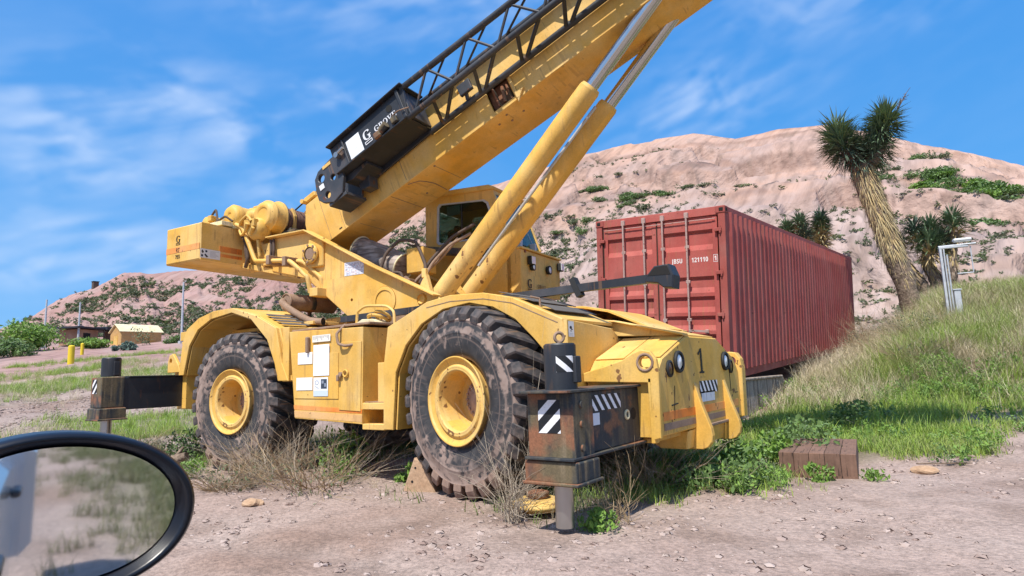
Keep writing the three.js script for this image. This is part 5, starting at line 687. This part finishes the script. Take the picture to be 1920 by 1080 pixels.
function twigs(n, rx, h, w, seed, kinks = 4, fork = 2) { const R = rng(seed), P = [];
  const seg = (a, b, w0, w1) => { const d = [b[0] - a[0], b[1] - a[1], b[2] - a[2]], l = Math.hypot(...d) || 1, s = [-d[2] / l, 0, d[0] / l]; if (Math.hypot(s[0], s[2]) < 0.2) s[0] = 1; const t = [0, 1, 0]; for (const v of [s, t]) P.push(a[0] - v[0] * w0, a[1] - v[1] * w0, a[2] - v[2] * w0, a[0] + v[0] * w0, a[1] + v[1] * w0, a[2] + v[2] * w0, b[0] + v[0] * w1, b[1] + v[1] * w1, b[2] + v[2] * w1, a[0] - v[0] * w0, a[1] - v[1] * w0, a[2] - v[2] * w0, b[0] + v[0] * w1, b[1] + v[1] * w1, b[2] + v[2] * w1, b[0] - v[0] * w1, b[1] - v[1] * w1, b[2] - v[2] * w1); };
  const grow = (p, d, l, w0, k) => { for (let i = 0; i < k; i++) { const q = [p[0] + d[0] * l, Math.max(0.005, p[1] + d[1] * l), p[2] + d[2] * l], w1 = w0 * 0.78; seg(p, q, w0, w1); if (R() < 0.62) grow(q, [d[0] + (R() - 0.5) * 1.6, d[1] + (R() - 0.4) * 1.1, d[2] + (R() - 0.5) * 1.6], l * 0.6, w1 * 0.75, Math.min(fork, k - i)); d = [d[0] + (R() - 0.5) * 1.0, d[1] + (R() - 0.5) * 0.7, d[2] + (R() - 0.5) * 1.0]; p = q; w0 = w1; } };
  for (let i = 0; i < n; i++) { const a = R() * 6.283, r = rx * 0.45 * Math.sqrt(R()), lean = 0.1 + 1.1 * R(), a2 = a + (R() - 0.5) * 2.4; grow([r * Math.cos(a), 0, r * Math.sin(a)], [Math.cos(a2) * lean * rx / h * 0.8, 0.35 + 0.7 * R(), Math.sin(a2) * lean * rx / h * 0.8], h / kinks * (0.6 + 0.5 * R()), w * (0.6 + 0.6 * R()), kinks); }
  return soup(P);
}
const stand = (x, z, dy = 0) => [x, landH(x, z) + dy, z];
function dryBush(label, x, z, n, rx, h, mats, seed, leaf) { const b = thing('dry_bush', label, 'bush', stand(x, z, -0.02)); mats.forEach((m, i) => mesh('twigs', twigs(Math.round(Math.min(n, 150) / mats.length), rx, h, 0.0062, seed + i * 3), m, b)); if (leaf) mesh('leaves', leafBall(leaf[0], rx * 0.9, h * leaf[1], 0.022, seed + 40, 12), leaf[2], b); return b; }
dryBush('big dry straw coloured bush between the two near tyres', -0.05, 1.72, 130, 1.0, 0.74, [M.twig, M.twig, M.twigGrey], 801, [420, 0.4, M.leafDull]);
dryBush('dry tan bush under the tool cabinet beside the rear tyre', -1.1, 1.7, 260, 0.55, 0.55, [M.twig, M.twigGrey], 811, [160, 0.5, M.leafDull]);
dryBush('low dry bush close in front of the rear tyre', -0.75, 2.3, 180, 0.5, 0.36, [M.twig, M.twigGrey], 815, [220, 0.6, M.leafDull]);
dryBush('tangled dead grey twigs under the front bumper', 3.35, 0.2, 260, 0.6, 0.45, [M.twigGrey, M.twig], 821);
dryBush('thin bare twigs rising at the front jack collar', 3.75, 1.75, 30, 0.2, 0.5, [M.twig], 831);
dryBush('wispy dry stems beside the front tyre and jack box', 2.95, 2.05, 60, 0.22, 0.8, [M.twigGrey], 835);
dryBush('dry reddish bush leaning against the far end of the container', 3.5, -14.6, 300, 0.7, 1.25, [M.twigRed, M.twigGrey, M.twig], 841);
dryBush('pale dry bush on the bank below the joshua tree', 4.5, -11.2, 320, 0.8, 0.8, [M.twigGrey, M.twig], 851, [300, 0.7, M.leafDull]);
dryBush('grey twiggy bush on the bank near the container side', 3.6, -9.0, 300, 0.7, 0.75, [M.twigGrey, M.twigGrey], 855, [120, 0.7, M.leafDull]);
dryBush('brown dry bush on the bank beside the metal post', 5.3, -9.8, 300, 0.7, 0.7, [M.twig, M.twigGrey], 859, [420, 0.7, M.leafDull]);
dryBush('straw coloured bush high on the bank between container and post', 4.0, -12.6, 150, 0.9, 0.8, [M.twigGrey, M.twig], 867, [300, 0.7, M.leafDull]);
dryBush('grey dead bush halfway up the green bank', 5.4, -7.6, 150, 0.7, 0.6, [M.twigGrey, M.twig], 871, [200, 0.6, M.leafDull]);
dryBush('brown bush at the foot of the leaning joshua tree', 4.3, -13.4, 150, 0.8, 0.7, [M.twig, M.twigGrey], 875, [500, 0.7, M.leafDull]);
dryBush('dry bush beside the rear outrigger jack', -4.6, 1.7, 220, 0.6, 0.5, [M.twig, M.twigGrey], 863, [500, 0.6, M.leafDull]);
function shrub(label, x, z, rx, ry, n, size, mat, seed, lumps) { const b = thing('shrub', label, 'shrub', stand(x, z, -0.04)); mesh('stems', twigs(14, rx * 0.7, ry * 0.8, 0.008, seed + 1, 3, 1), M.twigGrey, b); mesh('leaves', leafBall(n, rx, ry, size, seed, lumps), mat, b); return b; }
shrub('bright green weed clump under the tool cabinet', -0.25, 1.15, 0.36, 0.5, 700, 0.03, M.leafBright, 901);
shrub('bushy green weeds under the front bumper', 3.95, -1.0, 0.5, 0.45, 1100, 0.035, M.leafBright, 905); shrub('grey green weeds left of the sawn timbers', 4.05, 0.15, 0.36, 0.32, 800, 0.03, M.leaf, 909); shrub('green weeds behind the tow brackets', 4.3, -1.9, 0.5, 0.42, 900, 0.035, M.leaf, 911);
shrub('small green weed in front of the sawn timbers', 4.72, -0.72, 0.15, 0.17, 300, 0.026, M.leafBright, 915, 5); shrub('small grey green weed at the left end of the timbers', 4.3, -0.7, 0.2, 0.2, 360, 0.022, M.leafDull, 917); shrub('tiny green weed at the right end of the timbers', 5.2, -0.9, 0.12, 0.12, 220, 0.02, M.leafBright, 919, 5);
shrub('dark green weed clump in the shadow strip on the grass', 4.75, -3.7, 0.34, 0.38, 700, 0.03, M.leaf, 921); shrub('leafy green weed beside the front tyre chock', 0.85, 1.0, 0.25, 0.2, 420, 0.035, M.leafBright, 925); shrub('green weed at the foot of the front jack', 3.72, 1.95, 0.2, 0.16, 420, 0.024, M.leafBright, 927); shrub('green weed in front of the rear tyre', -1.9, 2.2, 0.22, 0.24, 420, 0.028, M.leafBright, 929); shrub('leafy green weeds behind the rear tyre', -4.0, 1.25, 0.5, 0.42, 900, 0.03, M.leaf, 931);
shrub('big round green shrub left of the clay hut', -58.5, -12.4, 2.2, 2.0, 2600, 0.16, M.leafBright, 935, 12); shrub('low green hedge shrub in front of the clay hut', -54.5, -15.4, 1.7, 0.7, 2000, 0.13, M.leafBright, 937, 12); shrub('blue green agave like shrub in front of the yellow shed', -46, -14.6, 0.8, 0.6, 700, 0.16, M.leafBlue, 939, 8); shrub('dull green shrub right of the yellow shed', -50, -20.8, 1.2, 0.6, 1000, 0.13, M.leaf, 941, 9); shrub('thin olive shrub standing before the yellow shed wall', -52, -18.4, 0.8, 1.3, 260, 0.1, M.leafDull, 943, 8);
shrub('dark green shrub at the left frame edge by the bollards', -52, -9.2, 1.8, 1.2, 1700, 0.15, M.leaf, 945, 10);
{ const wc = mergeGeometries([leafBall(90, 0.17, 0.17, 0.026, 990, 6)]); const wcol = [[0.17, 0.3, 0.05], [0.24, 0.4, 0.06], [0.14, 0.24, 0.06]];
  scatter('broadleaf_weeds', wc, M.grass, 2600, 51, (R) => { const x = 3.1 + 3.6 * R(), z = 0.5 - 9.5 * R(), p = fbm(x * 0.9 + 31, z * 0.9, 4, 995); const zone = Math.max(sm(3.2, 3.6, x) * sm(4.75, 4.1, x) * sm(0.5, 0.1, z) * sm(-3.2, -2.2, z), sm(3.4, 4, x) * sm(-5.2, -6.4, z) * 0.7, 0.12 * sm(-1.5, -2.5, z)); return R() < sm(0.46, 0.6, p) * zone && !blocked(x, z) ? [x, z, mix(0.5, 1.2, R()), mix(0.4, 1.3, R())] : null; }, wcol, 'bright broad leaved weeds in patches before the red container'); }
// shrubs on the hill: one of a kind, then copies
{
  const protos = [[leafBall(420, 1, 0.8, 0.14, 951, 9), M.leaf], [leafBall(420, 1, 0.7, 0.13, 957, 10), M.leafDull], [leafBall(420, 1, 0.75, 0.14, 963, 8), M.leafBright]];
  const R = rng(77); let k = 0;
  const P0 = (th, t) => { const [D] = table(RIDGE, th), rf = table(FOOT, th)[0], r = mix(rf, D, t); return [3 + r * Math.cos(th), r * Math.sin(th)]; };
  const add = (th, t, s, sy, j) => { const [x, z] = P0(th, t), [g, m] = protos[j], o = mesh('hill_shrub', g, m, scene); o.position.set(x, landH(x, z) - 0.15 * s, z); o.scale.set(s, sy, s); o.rotation.y = R() * 6.28; tag(o, 'rounded green shrub growing on the pink hillside', 'shrub', 'green shrubs scattered over the pink hillside'); k++; };
  const patch = (th, t, n, sth, st, s0, s1, js) => { for (let i = 0; i < n; i++) add(th + (R() + R() - 1) * sth, t + (R() + R() - 1) * st, mix(s0, s1, R()), mix(s0, s1, R()) * 0.6, js[i % js.length]); };
  patch(-1.515, 0.6, 18, 0.03, 0.06, 0.8, 1.5, [0, 0, 2]); patch(-1.46, 0.58, 18, 0.035, 0.07, 0.8, 1.6, [0, 2]); patch(-1.46, 0.42, 10, 0.035, 0.02, 0.8, 1.5, [0, 0, 2]); patch(-1.52, 0.36, 8, 0.03, 0.06, 0.5, 1.1, [0, 1]);
  patch(-1.6, 0.6, 12, 0.05, 0.1, 0.5, 1.2, [0, 1]); patch(-1.55, 0.8, 6, 0.04, 0.03, 0.7, 1.4, [0, 1]); patch(-1.75, 0.55, 10, 0.07, 0.12, 0.35, 0.8, [1, 0]); patch(-1.86, 0.52, 16, 0.07, 0.07, 0.45, 1.0, [0, 1, 1]); patch(-1.98, 0.5, 20, 0.07, 0.07, 0.5, 1.1, [1, 0, 0]); patch(-2.06, 0.7, 14, 0.06, 0.05, 0.6, 1.3, [1, 0]); patch(-2.1, 0.42, 10, 0.06, 0.12, 0.6, 1.3, [0, 1]);
  const cl = mergeGeometries([leafBall(40, 1, 0.7, 0.3, 971, 5)]);
  scatter('hill_scrub', cl, M.grass, 30000, 41, (R2) => { const th = -3.05 + 1.7 * R2(), t = R2() ** 0.8, [x, z] = P0(th, t), isL = 1 - sm(-2.35, -2.05, th), band = fbm(x * 0.05 + z * 0.02, z * 0.07, 4, 981); const want = isL * sm(0.4, 0.5, band) * sm(0.95, 0.4, t) * 1.3 + isL * sm(0.55, 0.05, t) * 0.9 + (1 - isL) * 0.3 * sm(0.44, 0.6, band) * (1 - sm(0.8, 0.9, t)); return R2() < want ? [x, z, mix(0.25, 0.9, R2() ** 2) * mix(0.6, 1.25, isL), mix(0.2, 0.6, R2() ** 2) * mix(0.6, 1.2, isL)] : null; }, [[0.1, 0.15, 0.05], [0.14, 0.19, 0.06], [0.1, 0.13, 0.065], [0.18, 0.19, 0.1]], 'low green scrub in bands over the hillside');
}
// ---------------------------------------------------------------- small things on the ground
{
  const blockM = S({ map: tex(256, 0.6, (u, v) => mix3([0.36, 0.22, 0.13], [0.5, 0.34, 0.22], fbm(u * 8, v * 8, 4, 991, 8)).map((c) => c * (0.85 + 0.25 * vn(u * 50, v * 50, 2, 50)))), roughness: 1, bumpMap: bumpFine, bumpScale: 0.01 });
  const c = thing('wheel_chock', 'tan wooden wedge chock pushed against the near front tyre', 'chock', [1.28, 0, 1.35], 0.25);
  mesh('wedge', [prism([[-0.2, -0.05], [0.22, -0.05], [0.1, 0.3], [-0.04, 0.34]], -0.14, 0.14, 0.015)], blockM, c); mesh('nail_hole', [tube([-0.06, 0.1, 0.14], [-0.06, 0.1, 0.143], 0.014), tube([-0.02, 0.24, 0.14], [-0.02, 0.24, 0.143], 0.012)], M.dark, c);
  const f = thing('float_pad', 'round rusty yellow jack pad on the ground beside the front tyre', 'jack pad', [3.0, 0.05, 1.75], 0);
  mesh('disc', [lathe([[0, 0.08], [0.16, 0.08], [0.22, 0.05], [0.23, 0], [0, 0]], 30)], M.worn, f); mesh('socket', [lathe([[0.06, 0.08], [0.09, 0.09], [0.1, 0.13], [0.07, 0.14], [0, 0.12]], 24)], M.rusty, f);
  const s = thing('tree_stump', 'broken brown root stump in the weeds behind the rear tyre', 'stump', stand(-3.3, 1.75, 0.02), 0.6);
  mesh('wood', [tube([-0.22, 0.02, 0], [0.2, 0.14, 0.03], 0.09, 0.06, 9), tube([-0.02, 0.05, 0], [0.1, 0.26, -0.05], 0.05, 0.02, 7), tube([0, 0.05, 0.02], [-0.14, 0.2, 0.1], 0.04, 0.015, 7)], M.bark, s);
  for (const [x, z, r, l] of [[0.35, 2.75, 0.09, 'flat pale stone lying on the gravel before the dry bush'], [5.6, -1.6, 0.1, 'pinkish flat stone at the edge of the green grass'], [-2.6, 2.6, 0.07, 'small pale stone in front of the rear tyre']]) { const g = new THREE.IcosahedronGeometry(r, 2), p = g.attributes.position; for (let i = 0; i < p.count; i++) { const q = 0.75 + 0.5 * vn(p.getX(i) * 14 + 5, p.getZ(i) * 14 + p.getY(i) * 9 + 5, 7); p.setXYZ(i, p.getX(i) * q * 1.3, p.getY(i) * q * 0.5, p.getZ(i) * q); } g.computeVertexNormals(); const m = mesh('rock', [g], blockM, scene); m.position.set(x, landH(x, z) + r * 0.2, z); tag(m, l, 'stone'); }
  const st = thing('dry_stick', 'thin dark stick lying on the bare gravel', 'stick', stand(5.75, -1.9, 0.02), 0.3); mesh('stem', [tube([-0.25, 0, 0], [0.25, 0.02, 0.05], 0.009, 0.006, 6), tube([0.05, 0.01, 0.01], [0.2, 0.01, -0.08], 0.006, 0.004, 5)], M.bark, st);
}
// ---------------------------------------------------------------- the car the picture is taken from: door flank and wing mirror
{
  const paint = new THREE.MeshPhysicalMaterial({ color: new THREE.Color(0.66, 0.67, 0.68), roughness: 0.35, clearcoat: 1, clearcoatRoughness: 0.08 }), plastic = S({ color: new THREE.Color(0.008, 0.009, 0.014), roughness: 0.32 });
  const car = thing('car', 'black wing mirror of a white car in the near corner', 'car', [5.2, 0, 5.9]);
  mesh('door', [prism([[0.1, 0.25], [0.1, 0.74], [0.5, 0.86], [2.6, 0.9], [3.4, 0.86], [3.4, 0.25]], 0.2, 0.32, 0.04)], paint, car);
  const rear = prism([[3.45, 0.35], [3.45, 0.9], [4.1, 0.98], [4.7, 0.96], [4.9, 0.7], [4.85, 0.35]], 0.12, 0.32, 0.05); mesh('rear_wing', [rear], paint, car);
  mesh('door_handle', [box(0.2, 0.035, 0.04, 1.5, 0.72, 0.18, 0.015), box(0.2, 0.035, 0.04, 2.9, 0.74, 0.18, 0.015)], plastic, car); mesh('window_strip', [box(3.0, 0.02, 0.03, 1.9, 0.93, 0.26, 0.006)], plastic, car);
  const mir = new THREE.Group(); mir.name = 'wing_mirror'; car.add(mir); mir.position.set(0.0828, 1.06, 0.068);
  const a = 0.122, b = 0.082, N = 64, sup = (s, k = 1) => Array.from({ length: N }, (_, i) => { const t = i / N * 2 * Math.PI, c = Math.cos(t), d = Math.sin(t), e = 0.96; return [Math.sign(c) * Math.abs(c) ** e * a * s, Math.sign(d) * Math.abs(d) ** e * b * s * k]; });
  // glass faces local +z
  const out = sup(1), g = new THREE.ShapeGeometry(new THREE.Shape(sup(0.84, 0.97).map(([x, y]) => new THREE.Vector2(x, y))));
  const L = [[0.82, -0.012], [0.9, 0.004], [0.95, 0.01], [1.0, 0.0], [1.01, -0.03], [0.95, -0.09], [0.7, -0.13], [0.3, -0.145], [0.02, -0.147]], P = [], I = [];
  L.forEach(([s, z]) => sup(s).forEach(([x, y]) => P.push(x, y, z))); for (let j = 0; j + 1 < L.length; j++) for (let i = 0; i < N; i++) { const p = j * N + i, q = j * N + (i + 1) % N; I.push(p, p + N, q, q, p + N, q + N); } void out;
  const hg = new THREE.BufferGeometry(); hg.setAttribute('position', new THREE.Float32BufferAttribute(P, 3)); hg.setIndex(I); hg.computeVertexNormals(); hg.setAttribute('uv', new THREE.Float32BufferAttribute(new Float32Array(P.length / 3 * 2), 2));
  mesh('mirror_housing', hg, plastic, mir); mesh('mirror_glass', [g.translate(0, 0, -0.006)], S({ color: new THREE.Color(0.82, 0.84, 0.86), metalness: 1, roughness: 0.03 }), mir);
  mir.rotation.set(0, 1.42, -0.13, 'YXZ');
  mesh('mirror_arm', [box(0.06, 0.05, 0.2, 0.0, 0.95, 0.17, 0.02)], plastic, car);
}
renderer.render(scene, camera);
